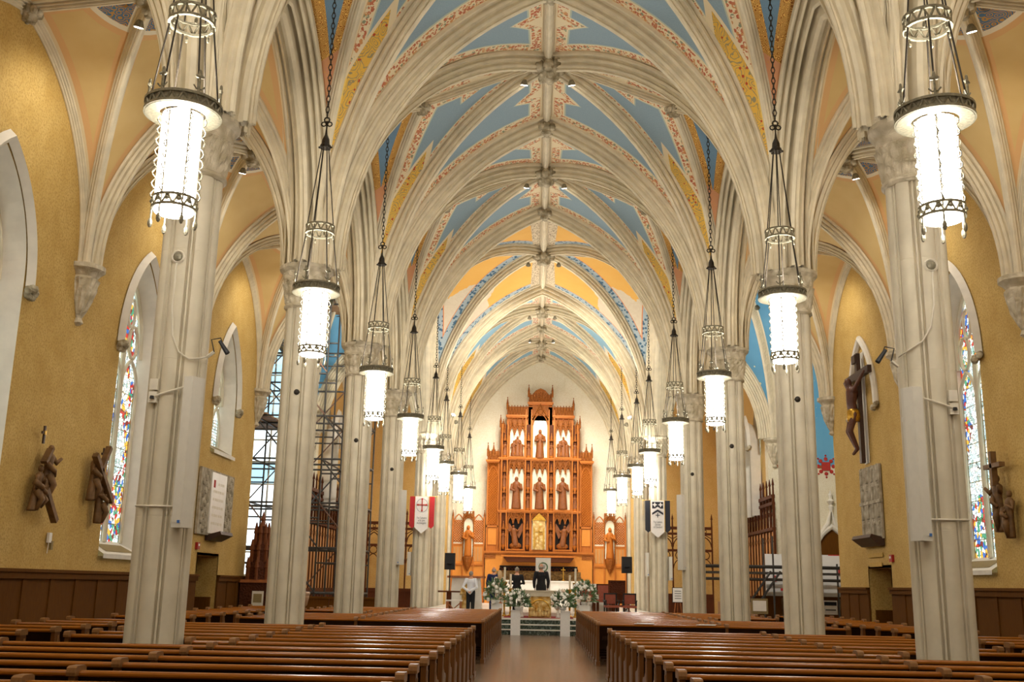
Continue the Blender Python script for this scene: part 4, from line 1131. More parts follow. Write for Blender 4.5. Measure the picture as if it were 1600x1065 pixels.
for i, x in enumerate((-.95, 1.1)):
    t = thing('altar_cross', 'slender copper cross standing on the %s of the back altar' % ('left' if i == 0 else 'right'), 'cross', (x, RY-.75, 1.94))
    MB().lathe([(.1, 0), (.03, .06), (.02, .3)], 10).build('stem', M['gold'], t); MB().cbox((0, 0, .42), (.03, .03, .34)).cbox((0, 0, .48), (.2, .03, .03)).build('cross', M['gold'], t)

# flowers
PET = MB()
for k in range(7): PET.ball((.022*math.cos(k*.9), .022*math.sin(k*.9), .008*(k % 3)), (.03, .03, .026), 6, 4)
PETM = PET.mesh('flower_head', M['petal'], True); PETB = PETM.copy(); PETB.name = 'flower_head'; PETB.materials.clear(); PETB.materials.append(M['petal_blush'])
def bouquet(x, y, z, w_, h_, seed, label, group='white bouquets'):
    r_ = random.Random(seed); t = thing('bouquet', label, 'flowers', (x, y, z), 0, group)
    MB().lathe([(.08, 0), (.13, .06), (.12, .12)], 10).build('bowl', M['white_paint'], t)
    lf = MB()
    for k in range(260):
        a = r_.uniform(0, 2*PI); e = r_.uniform(-.2, 1.4); d = Vector((math.cos(a)*math.cos(e), math.sin(a)*math.cos(e), math.sin(e)))
        q = Vector((0, 0, .2)) + Vector((d.x*w_*.5, d.y*w_*.4, d.z*h_*.8))*r_.uniform(.75, 1.1); s_ = d.cross(Vector((r_.uniform(-1, 1), r_.uniform(-1, 1), .3))).normalized()
        q.z = max(q.z, .14)
        L = .085; p0 = q-d*L; p1 = q+d*L*1.2; m_ = q
        lf.add([p0, m_+s_*.036, p1, m_-s_*.036, m_+d.cross(s_)*.01], [(0, 1, 4), (1, 2, 4), (2, 3, 4), (3, 0, 4)])
    for k in range(20):
        a = r_.uniform(0, 2*PI); lf.tube([(0, 0, .08), (math.cos(a)*w_*.3, math.sin(a)*w_*.3, .15+h_*.5*r_.random())], .006, 4, False)
    o = lf.build('foliage', M['leaf'], t); o['kind'] = 'stuff'
    for k in range(40):
        a = r_.uniform(0, 2*PI); e = r_.uniform(-.25, 1.45); d = Vector((math.cos(a)*math.cos(e), math.sin(a)*math.cos(e), math.sin(e)))
        q = Vector((0, 0, .2)) + Vector((d.x*w_*.5, d.y*w_*.4, d.z*h_*.78))*r_.uniform(.8, 1.05); sc = r_.uniform(1.1, 2.0)
        obj('flower_head', PETB if k % 6 == 0 else PETM, t, loc=q, rot=d.to_track_quat('Z', 'Y').to_euler(), scale=(sc, sc, sc))
    return t
def pedestal(x, y, z, h_, w_, label):
    t = thing('flower_pedestal', label, 'pedestal', (x, y, z), 0, 'white flower pedestals')
    MB().box(-w_/2, w_/2, -w_/2, w_/2, 0, h_-.02).build('shaft', M['white_paint'], t); MB().box(-w_/2-.015, w_/2+.015, -w_/2-.015, w_/2+.015, h_-.02, h_).build('top', M['white_paint'], t)
pedestal(-.82, 38.45, 0, .86, .34, 'white box pedestal left of the altar steps'); pedestal(.94, 38.3, 0, .86, .34, 'white box pedestal right of the altar steps')
bouquet(-.74, 38.45, .862, .86, .6, 1, 'white bouquet on the left pedestal in front of the steps'); bouquet(.86, 38.3, .87, .84, .6, 2, 'white bouquet on the right pedestal in front of the steps')
pedestal(-1.55, 39.75, SZ, .5, .4, 'low white pedestal left of the altar'); pedestal(1.68, 39.75, SZ, .5, .4, 'low white pedestal right of the altar')
bouquet(-1.55, 39.75, SZ+.51, .92, .8, 3, 'large white bouquet left of the altar'); bouquet(1.68, 39.75, SZ+.5, .92, .8, 4, 'large white bouquet right of the altar')

# ambo, music stands, speakers
am = thing('ambo', 'white stone reading desk with carved gold angel and wooden top', 'lectern', (-2.9, 43.0, SZ))
MB().prism([(-.66, 0), (.66, 0), (.56, 1.42), (-.56, 1.42)], lambda u, v, q: (u, q, v), -.3, .3).build('body', M['marble_white'], am)
MB().box(-.75, .75, -.4, .36, 1.42, 1.5).build('wooden_top', M['wood_trim'], am)
mb = MB(); robed(mb, 0, -.32, .1, 1.15, 77, 0); mb.build('angel_relief', M['gold_relief'], am, True)
for sg, s_ in ((-1, 'left'), (1, 'right')):
    t = thing('stage_speaker', 'black loudspeaker on a thin pole %s of the sanctuary' % s_, 'speaker', (sg*3.5, 41.9 if sg < 0 else 42.6, SZ))
    MB().box(-.2, .2, -.15, .15, 1.72, 2.36).build('cabinet', M['black'], t); MB().box(-.17, .17, -.165, -.15, 1.76, 2.3).build('grille', M['speaker_mesh'], t)
    MB().lathe([(.12, 1.95), (.05, 1.96), (.03, 1.97)], 14, (0, -.17, 0)).xf(Matrix.Identity(4)).build('horn', M['speaker_mesh'], t)
    MB().tube([(0, 0, .05), (0, 0, 1.72)], .02, 6).build('pole', M['black'], t)
    for k in range(3): a = k*2*PI/3; MB().tube([(0, 0, .4), (.32*math.cos(a), .32*math.sin(a), .01)], .013, 5).build('leg', M['black'], t)
t = thing('music_stand', 'dark wooden lectern stand by the left crossing column', 'stand', (-3.45, 41.3, SZ))
MB().box(-.42, .42, -.2, .2, .86, .92).build('desk', M['screen'], t); MB().box(-.09, .09, -.09, .09, .05, .86).build('post', M['screen'], t); MB().box(-.25, .25, -.2, .2, 0, .05).build('foot', M['screen'], t)
t = thing('side_table', 'small openwork wooden table with lamp glow behind the left column', 'table', (-3.15, 40.0, SZ))
MB().box(-.3, .3, -.22, .22, .55, .6).build('top', M['cloth_white'], t)
for x in (-.25, .25):
    for y in (-.18, .18): MB().box(x-.03, x+.03, y-.03, y+.03, 0, .55).build('leg', M['wood_trim'], t)
MB().tube([(-.25, -.18, .05), (.25, -.18, .5)], .02, 4).tube([(.25, -.18, .05), (-.25, -.18, .5)], .02, 4).build('brace', M['wood_trim'], t)

def armchair(label, x, y, z, rz, back, seat, frame, bh=1.15, w_=.6):
    t = thing('chair', label, 'chair', (x, y, z), rz, 'sanctuary chairs'); h = w_/2
    MB().box(-h, h, -.27, .27, .42, .5).build('seat', M[seat], t); MB().box(-h+.05, h-.05, .23, .29, .55, bh-.05).build('backrest', M[back], t)
    MB().box(-h, -h+.05, .22, .3, .42, bh).box(h-.05, h, .22, .3, .42, bh).box(-h, h, .22, .3, bh-.05, bh).build('back_frame', M[frame], t)
    for sx in (-1, 1):
        for y_ in (-.24, .25): MB().box(sx*(h-.025)-.025, sx*(h-.025)+.025, y_-.025, y_+.025, 0, .42).build('leg', M[frame], t)
        MB().box(sx*h-.03, sx*h+.03, -.27, .27, .64, .69).box(sx*h-.025, sx*h+.025, -.25, -.2, .5, .64).build('armrest', M[frame], t)
    return t
armchair('red upholstered high-backed chair against the pale wall', 2.7, 44.0, SU, .05, 'seat_red', 'seat_red', 'screen')
armchair('dark carved throne chair right of the red chairs', 3.12, 43.2, SU, -.2, 'screen_carve', 'seat_red', 'screen', 1.3, .7)
armchair('red chair beside the right flowers', 2.02, 44.0, SU, .05, 'seat_red', 'seat_red', 'screen', 1.0)
armchair('dark chair with red seat by the right crossing column', 3.4, 41.7, SZ, .5, 'screen_carve', 'seat_red', 'screen', .95)
armchair('dark open-back chair with orange seat before the right banner column', 2.75, 40.7, SZ, .1, 'seat_red', 'seat_red', 'black', .95, .5)
armchair('second dark open-back chair closest to the right banner column', 3.42, 40.5, SZ, -.1, 'seat_red', 'seat_red', 'black', .95, .5)
t = thing('bench_table', 'small table with red cloth top on dark turned legs', 'table', (2.55, 42.2, SZ))
MB().box(-.55, .55, -.3, .3, .62, .72).build('top', M['seat_red'], t)
for x in (-.4, .4):
    for y in (-.2, .2): MB().lathe([(.03, 0), (.05, .1), (.03, .2), (.05, .4), (.03, .62)], 8, (x, y, 0)).build('leg', M['screen'], t)
t = thing('stone_bench', 'pale stone bench back behind the red chairs', 'bench', (2.4, 45.2, SU))
MB().box(-.95, .95, -.1, .1, 0, 1.15).build('back', M['marble_white'], t); MB().box(-.95, .95, -.3, -.1, .3, .42).build('seat', M['marble_white'], t)
t = thing('easel_sign', 'small framed white notice on a wooden easel by the right banner column', 'sign', (4.7, 36.5, 0))
MB().box(-.19, .19, -.02, .02, 1.25, 1.75).build('frame', M['black'], t); MB().box(-.17, .17, -.03, -.02, 1.27, 1.73).build('sheet', M['paper'], t)
for k in range(4): MB().box(-.11, .11, -.034, -.03, 1.38+.08*k, 1.4+.08*k).build('text_line', M['letter_dark'], t)
for x in (-.12, .12): MB().tube([(x*.6, 0, 1.3), (x*1.6, 0, 0)], .02, 4).build('leg', M['wood_trim'], t)
t2 = MB().tube([(0, .02, 1.3), (0, .35, 0)], .02, 4).build('rear_leg', M['wood_trim'], t)

# ------------------------------------------------------------------ banners on the crossing columns
def banner(x, label, side, txt, emb):
    t = thing('banner', label, 'banner', (x, YX1-.5, 3.4))
    MB().tube([(-.53, .02, 1.27), (.53, .02, 1.27)], .014, 6).build('pole', M['yellow_trim'], t)
    MB().tube([(0, .02, 1.27), (0, .16, 1.27)], .012, 5).build('bracket', M['yellow_trim'], t)
    f = lambda u, v, q: (u, q+.012*math.sin(u*9), v)
    for s_ in (-1, 1):
        MB().prism([(s_*.21, .26), (s_*.33, .17), (s_*.43, .26), (s_*.43, 1.27), (s_*.21, 1.27)], f, .0, .012).build('side_panel', M[side], t)
        MB().tube([(s_*.5, .02, 1.27), (s_*.5, .02, .75)], .006, 4).build('tassel', M['yellow_trim'], t)
    MB().prism([(-.24, .2), (0, 0), (.24, .2), (.24, 1.27), (-.24, 1.27)], f, -.016, -.002).build('centre_panel', M['cloth_white'], t)
    for s_ in (-1, 1): MB().box(s_*.24-.012, s_*.24+.012, -.022, -.012, .2, 1.27).build('edging', M['yellow_trim'], t)
    lettering(txt, .095, 'letter_dark', t, (0, -.03, .5), (PI/2, 0, 0), squeeze=.62)
    emb(t); return t
def emb_cross(t):
    mb = MB().cbox((0, -.03, .98), (.035, .01, .42)).cbox((0, -.03, .98), (.32, .01, .035))
    for dx, dz in ((0, .2), (0, -.2), (.15, 0), (-.15, 0)): mb.ball((dx, -.03, .98+dz), (.035, .008, .035), 8, 4)
    mb.build('cross_emblem', M['letter_red'], t)
    mb = MB(); torus(mb, (0, -.028, .96), .2, .005, 'y', 28, 4, 1.15); mb.build('emblem_ring', M['letter_dark'], t)
def emb_arms(t):
    MB().box(-.19, .19, -.024, -.016, .99, 1.22).build('shield_top', M['navy_black'], t)
    for x in (-.1, .1): MB().cbox((x, -.03, 1.12), (.03, .008, .15)).cbox((x, -.03, 1.12), (.15, .008, .03)).ball((x, -.03, 1.12), (.045, .006, .045), 8, 4).build('cross_emblem', M['cloth_white'], t)
    for dz, m_ in ((.0, 'cloth_white'), (-.09, 'navy_black'), ):
        MB().prism([(-.19, .93+dz), (0, 1.05+dz), (.19, .93+dz), (.19, .86+dz), (0, .98+dz), (-.19, .86+dz)], lambda u, v, q: (u, q, v), -.034, -.022).build('chevron', M[m_], t)
    MB().cbox((0, -.03, .76), (.025, .01, .15)).cbox((0, -.03, .76), (.15, .01, .025)).build('cross_emblem', M['navy_black'], t)
banner(-XC+.03, 'red and white hanging banner with a red cross', 'red', 'The Cathedral\nof St. John\nthe Evangelist', emb_cross)
banner(XC-.07, 'black and white hanging banner with a chevron shield', 'navy_black', 'The Catholic\nDiocese\nof Cleveland', emb_arms)

# ------------------------------------------------------------------ speakers, cables and boxes on the columns
def column_speaker(x, y, z, h_, w_, sgn, label, rz=0):
    t = thing('column_speaker', label, 'speaker', (x, y, z), rz, 'white column speakers')
    MB().prism([(-w_/2, .02), (-w_*.35, -.11), (w_*.35, -.11), (w_/2, .02), (w_/2, .06), (-w_/2, .06)], lambda u, v, q: (u, v, q), 0, h_).build('cabinet', M['speaker_cream'], t)
    MB().box(-w_*.33, w_*.33, -.114, -.11, .05, h_-.05).build('grille', M['speaker_cream'], t)
    MB().cbox((w_*.2, -.117, .06), (.03, .006, .03)).build('badge', M['blue_logo'], t)
    MB().cbox((0, .09, h_*.8), (.06, .1, .05)).build('bracket', M['white_paint'], t); MB().cbox((0, .09, h_*.2), (.06, .1, .05)).build('bracket', M['white_paint'], t)
for sg, s_ in ((-1, 'left'), (1, 'right')):
    column_speaker(sg*3.84, 11.02, 2.24, 1.6, .165, sg, 'tall slim white speaker on the nearest %s column' % s_, sg*.3)
    column_speaker(sg*3.8, colY(3)-.12, 2.2, 2.0, .2, sg, 'slim white speaker on the fourth %s column' % s_, sg*.6)
    column_speaker(sg*4.52, YX1-.1, 1.98, .8, .16, sg, 'short white speaker on the outer side of the %s banner column' % s_)
column_speaker(3.72, YX1-.1, 2.1, .8, .14, 1, 'short white speaker on the inner side of the right banner column')
def cable(label, pts, r=.01, mat='cable'): return tag(MB().tube(pts, r, 6).build('cable', M[mat], None, True), label, 'cable')
def shaft_pt(sg, dx, z): return (sg*XC+dx, 11.3-math.sqrt(max(0, .345**2-dx*dx)), z)
cable('pale cable looping down the nearest left column from the spotlight fitting', [shaft_pt(-1, d, z) for d, z in ((-.01, 5.12), (-.01, 4.6), (.02, 4.3), (.1, 4.12), (.2, 4.05), (.29, 4.08), (.335, 4.12))])
cable('pale cable looping down the nearest right column to the microphone', [shaft_pt(1, d, z) for d, z in ((.01, 5.12), (.0, 4.75), (-.05, 4.5), (-.14, 4.35), (-.24, 4.28), (-.33, 4.22))])
for sg, s_ in ((-1, 'left'), (1, 'right')):
    t = thing('junction_box', 'cream junction box with short lead on the nearest %s column' % s_, 'junction box', (sg*4.27, 11.01, 3.62))
    MB().cbox((0, -.01, 0), (.09, .05, .12)).build('box', M['cable'], t); MB().cbox((0, -.01, .14), (.09, .04, .12)).build('cover', M['cable'], t); MB().lathe([(.025, 0), (.02, .03)], 10, (0, -.05, -.02)).build('knob', M['black'], t)
    MB().tube([(0, -.03, 0), (-sg*.12, -.05, .04), (-sg*.36, -.04, .12)], .012, 6).build('lead', M['cable'], t)
    cable('thin strap cable round the nearest %s column below the speaker' % s_, [(sg*(XC+.30*math.cos(a)), 11.3-.325*math.sin(a), 2.48-.02*math.sin(a)) for a in [i*PI/10 for i in range(11)]], .012)
    t = thing('camera_dome', 'small round spotlight fitting high on the nearest %s column' % s_, 'fixture', (sg*4.14, 10.98, 5.2))
    MB().ball((0, 0, 0), (.055, .03, .055), 10, 6).build('dome', M['bronze'], t); mb = MB(); torus(mb, (0, .0, 0), .065, .015, 'y', 12, 4); mb.build('ring', M['cable'], t)
    t = thing('microphone', 'black hanging microphone on a wire arm beside the nearest %s column' % s_, 'microphone', (sg*3.84, 11.15, 4.16))
    MB().tube([(-sg*.06, .03, -.05), (-sg*.14, 0, .0)], .02, 5).build('arm', M['cable'], t); MB().tube([(-sg*.14, 0, 0), (-sg*.1, 0, .14), (-sg*.2, 0, .16), (-sg*.24, -.02, .07)], .007, 5).build('wire', M['black'], t)
    MB().tube([(-sg*.20, -.02, .12), (-sg*.30, -.03, -.02)], [.02, .028], 8).build('head', M['black'], t)
    for k in (1, 2, 3):
        t = thing('wall_spotlight', 'small dark spotlight fitting on the %s %s column' % (ORD[k], s_), 'fixture', (sg*4.1, colY(k)-.31, 4.75))
        MB().ball((0, 0, 0), .05, 8, 5).build('lamp', M['dark_iron'], t); MB().tube([(0, 0, 0), (-sg*.04, .03, .0)], .02, 5).build('arm', M['dark_iron'], t)

# ------------------------------------------------------------------ transept east walls, tall bright window, starry chapel
def wall_y(mb, y, x0, x1, z0, z1): mb.box(x0, x1, y, y+.3, z0, z1)
# left transept: tall bright window behind the scaffold
mb = MB(); wall_y(mb, YX1, -XT, -11.3, 0, 12.6); wall_y(mb, YX1, -8.9, -XW, 0, 12.6); wall_y(mb, YX1, -11.3, -8.9, 10.6, 12.6); wall_y(mb, YX1, -11.3, -8.9, 0, 1.9)
sobj('wall_transept_east_left', mb, M['plaster_pale'], 'pale east wall of the left transept')
wb = struct('window_20', 'very tall bright daylit window behind the scaffold in the left transept')
for i in range(3):
    for j in range(11):
        x0 = -11.3+.8*i; z0 = 1.9+.79*j
        MB().box(x0+.03, x0+.77, YX1+.1, YX1+.12, z0+.03, z0+.76).build('pane', M['tarp_cyan' if j in (4, 7, 8, 9, 10) else 'tarp_light'], wb)
for i in range(4): MB().box(-11.3+.8*i-.03, -11.3+.8*i+.03, YX1+.05, YX1+.14, 1.9, 10.6).build('mullion', M['pale_stone'], wb)
for j in range(12): MB().box(-11.3, -8.9, YX1+.06, YX1+.13, 1.9+.79*j-.03, 1.9+.79*j+.03).build('transom', M['pale_stone'], wb)
# right transept: wall pale below, starry blue chapel wall above
mb = MB(); wall_y(mb, YX1, XW, XT, 0, 6.0)
wr = sobj('wall_transept_east_right', mb, M['plaster_pale'], 'pale east wall of the right transept with starry blue upper part')
n = NT('star_wall'); p = n.world(); v = n.voro(2.1, p, rnd=.6); st = n.lt(v.outputs[0], .17); dots = n.lt(n.voro(4.5, p).outputs[0], .06)
c_ = n.mix(n.math('MAXIMUM', st, dots), n.mix(n.noise(.8, p, 3), '#4d97c6', '#79b8d8'), '#e9dfb2'); M['star_wall'] = n.fin(c_, .85)
MB().box(XW, XT, YX1, YX1+.3, 6.0, 12.6).build('starry_upper_wall', M['star_wall'], wr)
mb = MB().cbox((10.05, YX1-.02, 6.0), (.3, .04, .3))
for k in range(8): a = k*PI/4; mb.ball((10.05+.26*math.cos(a), YX1-.02, 6.0+.26*math.sin(a)), (.07, .03, .07), 6, 4).ball((10.05+.38*math.cos(a), YX1-.02, 6.0+.38*math.sin(a)), (.035, .03, .035), 6, 4)
mb.build('red_ornament', M['letter_red'], wr)
for k in range(9): 
    if k != 4: MB().cbox((8.4+.45*k, YX1-.015, 5.98), (.36, .03, .1)).build('frieze_block', M['wood_trim'], wr)
# ogee doorway
A = parch(.62, 2.9, 3.9, 8)
MB().tube([(10.13-.62, YX1-.05, 1.6)] + [(10.13+u, YX1-.05, z) for u, z in A] + [(10.13+.62, YX1-.05, 1.6)], .1, 8).tube([(10.13-.5, YX1-.06, 3.5), (10.13-.12, YX1-.06, 4.0), (10.13, YX1-.06, 4.5), (10.13+.12, YX1-.06, 4.0), (10.13+.5, YX1-.06, 3.5)], .08, 8).build('ogee_arch', M['pale_stone'], wr)
MB().lathe([(.05, 4.4), (.09, 4.6), (.05, 4.65), (.14, 4.78), (.05, 4.86), (.07, 5.0), (.01, 5.15)], 10, (10.13, YX1-.08, 0)).build('finial', M['pale_stone'], wr)
MB().prism([(10.13+u*.9, z) for u, z in [(-.62, 1.6)] + A + [(.62, 1.6)]], lambda u, v, q: (u, q, v), YX1-.03, YX1-.005).build('door_panel', M['wainscot'], wr)
# corner shafts of transept with corbels
for sg in (-1, 1):
    cn = struct('wall_corner_%s' % ('left' if sg < 0 else 'right'), 'corner wall between %s transept and chancel aisle' % ('left' if sg < 0 else 'right'))
    MB().box(sg*XW-.02*sg, sg*(XW+.5), YX1-.02, YX1+.4, 0, 11).build('pier_wall', M['plaster_pale'], cn)
    obj('corbel', CB, cn, loc=(sg*8.25, YX1-.05, ZS)); obj('corbel', CB, cn, loc=(sg*8.25, YX0+.05, ZS))
# narrow blue window in each chancel aisle wall
window(21, 1, 38.6, .55, 4.3, 6.9, 7.8, 'stained_blue', 'narrow dark blue stained glass window above the right wooden screen', slope=False, x0=XW-.42)
window(22, -1, 38.6, .55, 4.3, 6.9, 7.8, 'stained_blue', 'narrow dark stained glass window above the left wooden screen', slope=False, x0=XW-.42)

# ------------------------------------------------------------------ dark carved wood screens in the chancel aisles
def parclose(label, L, loc, rz, h_=4.9, mid=3.75, posts=10, light=True):
    t = thing('wood_screen', label, 'screen', loc, rz, 'dark carved chancel screens')
    st = L/posts
    for i in range(posts+1):
        x = i*st
        MB().box(x-.03, x+.03, -.04, .04, 0, h_).build('post', M['screen'], t)
        MB().lathe([(.035, 0), (.03, .3), (.05, .32), (.01, .55)], 6, (x, 0, h_)).build('pinnacle', M['screen'], t)
    for z0, z1 in ((0, .15), (1.35, 1.5), (mid-.05, mid+.05), (h_-.35, h_-.25), (h_-.12, h_)): MB().box(0, L, -.06, .06, z0, z1).build('rail', M['screen'], t)
    for i in range(posts):
        a, b = i*st, (i+1)*st; c = (a+b)/2
        MB().tube([(c+u, 0, z) for u, z in parch(st*.45, mid+.15, mid+.55, 5)], .025, 5).tube([(a+.03, 0, mid+.5), (c, 0, h_-.35), (b-.03, 0, mid+.5)], .02, 5).build('tracery', M['screen_carve'], t)
        mb = MB(); torus(mb, (c, 0, h_-.19), .06, .015, 'y', 8, 4); mb.build('foil', M['screen_carve'], t); mb = MB(); torus(mb, (c, 0, mid-.2), st*.3, .02, 'y', 8, 4); mb.build('foil', M['screen_carve'], t); mb = MB(); mb.tube([(c+u, 0, z) for u, z in parch(st*.45, mid-.75, mid-.35, 5)], .02, 5); mb.build('cusping', M['screen_carve'], t)
        MB().box(a+.03, b-.03, -.02, .02, .15, 1.35).build('panel', M['screen'], t)
        if light: MB().box(a+.1, b-.1, -.012, .012, 1.5, mid-.1).build('curtain_strip', M['screen_light'], t)
    return t
parclose('dark carved wood screen along the right chancel aisle', 6.0, (7.93, 36.0, .0), PI/2, posts=12)
parclose('dark carved wood screen along the left chancel aisle', 6.0, (-7.93, 36.0, .0), PI/2, posts=12)
parclose('dark gothic wood screen across the end of the right chancel aisle', 2.8, (4.6, 45.6, 0), 0, 4.3, 3.3, 5, False)
parclose('dark gothic wood screen across the end of the left chancel aisle', 2.8, (-7.4, 45.6, 0), 0, 4.3, 3.3, 5, False)
t = thing('hanging_shrine_lamp', 'tall brass shrine stand with red glass between right columns', 'lamp', (5.6, 39.5, 0))
MB().lathe([(.3, 0), (.3, .1), (.1, .3), (.06, 1.0), (.12, 1.2), (.05, 1.5), (.05, 2.6), (.16, 2.8), (.05, 3.0)], 12).build('stand', M['gold'], t)
MB().lathe([(.05, 3.0), (.09, 3.1), (.09, 3.25), (.03, 3.35)], 12).build('red_glass', M['red_plastic'], t)
MB().lathe([(.22, 2.6), (.26, 2.66), (.2, 2.75)], 14).build('crown', M['gold'], t)
tag(MB().box(5.5, 6.7, 33.2, 33.3, 0, 1.35).build('cardboard_panel', M['cardboard']), 'plain brown board panel leaning between right columns', 'board')

# ------------------------------------------------------------------ scaffold tower in the left transept
UT = MB().tube([(0, 0, 0), (0, 0, 1)], .03, 6).mesh('tube', M['scaffold']); UR = MB().tube([(0, 0, 0), (0, 0, 1)], .028, 6).mesh('tube', M['scaffold_rust'])
def stick(parent, a, b, me, name, th=1.0):
    a = Vector(a); b = Vector(b); d = b-a
    return obj(name, me, parent, loc=a, rot=d.to_track_quat('Z', 'Y').to_euler(), scale=(th, th, d.length))
sc = thing('scaffold_tower', 'tall steel tube scaffold tower with plank decks in the left transept', 'scaffold', (0, 0, 0))
rs = random.Random(5)
xs = [-11.2+1.1*i for i in range(6)]; ys = [32.2, 33.8, 35.4]
zs = [0.02+1.35*i for i in range(9)]
for x in xs:
    for y in ys: stick(sc, (x, y, G), (x, y, zs[-1] - (3.0 if x > -6.5 else 0)), UT, 'standard')
for zi, z in enumerate(zs[1:]):
    for y in ys:
        for a, b in zip(xs, xs[1:]):
            if z > 8 and a > -7: continue
            stick(sc, (a, y, z), (b, y, z), UT, 'ledger'); 
            if (zi+int(a*3)) % 2: stick(sc, (a, y, z-.45), (b, y, z-.45), UT, 'guard_rail', .8)
    for x in xs:
        if z > 8 and x > -7: continue
        stick(sc, (x, ys[0], z), (x, ys[-1], z), UT, 'transom')
    for a, b in zip(xs, xs[1:]):
        if z > 8 and a > -7: continue
        if rs.random() < .75: stick(sc, (a, ys[0]-.04, z), (b, ys[0]-.04, max(G, z-1.3)), UR if rs.random() < .4 else UT, 'brace', .8)
        if rs.random() < .5: stick(sc, (b, ys[2], z), (a, ys[2], max(G, z-1.3)), UR if rs.random() < .4 else UT, 'brace', .8)
for z, x0, x1 in ((zs[1], -11.3, -8.6), (zs[5], -11.3, -8.6), (zs[8], -11.3, -7)):
    for i in range(6):
        y = 32.1+i*.56; MB().box(x0, x1, y, y+.5, z+.03, z+.08).build('plank', M['plank'], sc)

# scaffold deck, hoarding and dark dado in the right transept
sd = thing('work_platform', 'low steel work platform with rails and stair in the right transept', 'platform', (0, 0, 0))
for x in (6.2, 7.4, 8.6, 9.8):
    for y in (34.0, 35.4): stick(sd, (x, y, G), (x, y, 3.4 if x < 8 else 2.6), UT, 'standard')
for z in (2.05, 2.45):
    for y in (34.0, 35.4): stick(sd, (4.9, y, z), (10.4, y, z), UT, 'rail', 1.3)
MB().box(5.0, 10.4, 34.0, 35.4, 2.22, 2.28).build('deck', M['scaffold'], sd)
stick(sd, (7.3, 33.9, 2.3), (6.3, 33.9, .9), UT, 'stair_rail', 1.2); stick(sd, (7.6, 33.9, 2.3), (6.6, 33.9, .9), UT, 'stair_rail', 1.2)
hd = thing('hoarding', 'white construction hoarding with red tape marks in the right transept', 'hoarding', (.25, 35.85, 0))
for i in range(5): MB().box(7.3+.95*i, 8.23+.95*i, 0, .05, 1.5, 2.9).build('board', M['hoarding'], hd)
MB().box(9.4, 12.0, -.005, .055, 2.88, 2.91).build('tape', M['red'], hd)
for x, z, a, b in ((7.6, 2.1, .1, .2), (7.9, 1.75, .25, .08), (8.2, 1.8, .2, .08), (9.75, 2.35, .08, .26), (10.15, 1.75, .06, .32), (10.28, 1.7, .36, .07), (8.5, 2.2, .1, .1)): MB().cbox((x, -.012, z), (a, .02, b)).build('red_mark', M['red'], hd)
MB().cbox((10.2, -.01, 1.95), (.5, .016, .25)).build('drawn_patch', M['cable'], hd)
dd = thing('dado_partition', 'dark brown wood partition below the white hoarding', 'partition', (.6, 35.7, 0))
for i in range(6): MB().box(6.5+.95*i, 7.42+.95*i, 0, .06, 0, 1.5).build('board', M['wainscot'], dd)
MB().box(6.5, 12.2, -.03, .09, 1.48, 1.54).build('cap', M['wainscot'], dd)
dl = thing('dado_partition', 'dark brown wood partition below the scaffold in the left transept', 'partition', (0, 31.6, 0))
for i in range(8): MB().box(-11.6+.9*i, -10.73+.9*i, 0, .06, 0, 1.25).build('board', M['wainscot'], dl)
MB().box(-11.6, -4.4, -.03, .09, 1.23, 1.29).build('cap', M['wainscot'], dl)
t = thing('notice', 'small framed notice standing among the right aisle pews', 'sign', (6.3, 31.0, 0))
MB().box(-.24, .24, -.02, .02, 1.05, 1.48).build('frame', M['grille'], t); MB().box(-.19, .19, -.03, -.02, 1.13, 1.42).build('sheet', M['paper'], t); MB().box(-.02, .02, 0, .02, 0, 1.05).build('post', M['screen'], t)
t = thing('notice', 'white notice with dark heading taped to the right partition', 'sign', (9.6, 35.685, 0))
MB().cbox((0, 0, 1.2), (.45, .02, .45)).build('sheet', M['paper'], t); MB().cbox((0, -.012, 1.32), (.4, .01, .12)).build('heading', M['navy_black'], t); MB().cbox((0, -.012, 1.12), (.34, .01, .04)).build('text_line', M['letter_dark'], t)

# ------------------------------------------------------------------ left wall: stations, tablet, font
def station(label, sg, y, z, figs, beams, cross=None):
    t = thing('station_relief', label, 'relief', (sg*(XW-.08), y, z), 0, 'carved stations of the cross')
    R = Matrix.Rotation(sg*PI/2, 4, 'Z') if sg > 0 else Matrix.Rotation(-PI/2, 4, 'Z')
    R = Matrix(((0, -sg, 0, 0), (-sg*-1 if 0 else sg*-1*-1, 0, 0, 0), (0, 0, 1, 0), (0, 0, 0, 1))) if 0 else Matrix.Rotation(-sg*PI/2, 4, 'Z')
    # local frame: u right as seen from the nave, out of wall = -y before the turn
    for k, (u, v, H, lean, arm) in enumerate(figs):
        mb = MB(); robed(mb, u, -.05, v, H, k+int(y), arm, lean, wf=.12); mb.tube([(u-.1, -.1, v+.62*H), (u+.02, -.18, v+.5*H), (u+.12, -.14, v+.42*H)], [.05, .04, .03], 6); mb.tube([(u, -.1, v+.45*H), (u+.07, -.16, v+.25*H), (u+.03, -.1, v+.02)], [.07, .055, .04], 6); mb.xf(R); mb.build('figure', M['station'], t, True)
    for (u0, v0, u1, v1, w_) in beams:
        mb = MB(); d = Vector((u1-u0, 0, v1-v0)); L = d.length; a = math.atan2(d.x, d.z)
        mb.box(-w_/2, w_/2, -.05, .05, 0, L); mb.xf(Matrix.Translation((u0, -.13, v0)) @ Matrix.Rotation(a, 4, 'Y')); mb.xf(R); mb.build('cross_beam', M['station'], t)
    if cross:
        mb = MB().cbox((cross[0], -.03, cross[1]), (.04, .03, .28)).cbox((cross[0], -.03, cross[1]+.03), (.16, .03, .04)); mb.xf(R); mb.build('small_cross', M['crucifix_wood'], t)
        mb = MB().cbox((cross[0], -.05, cross[1]+.03), (.06, .02, .06)); mb.xf(R); mb.build('badge', M['gold'], t)
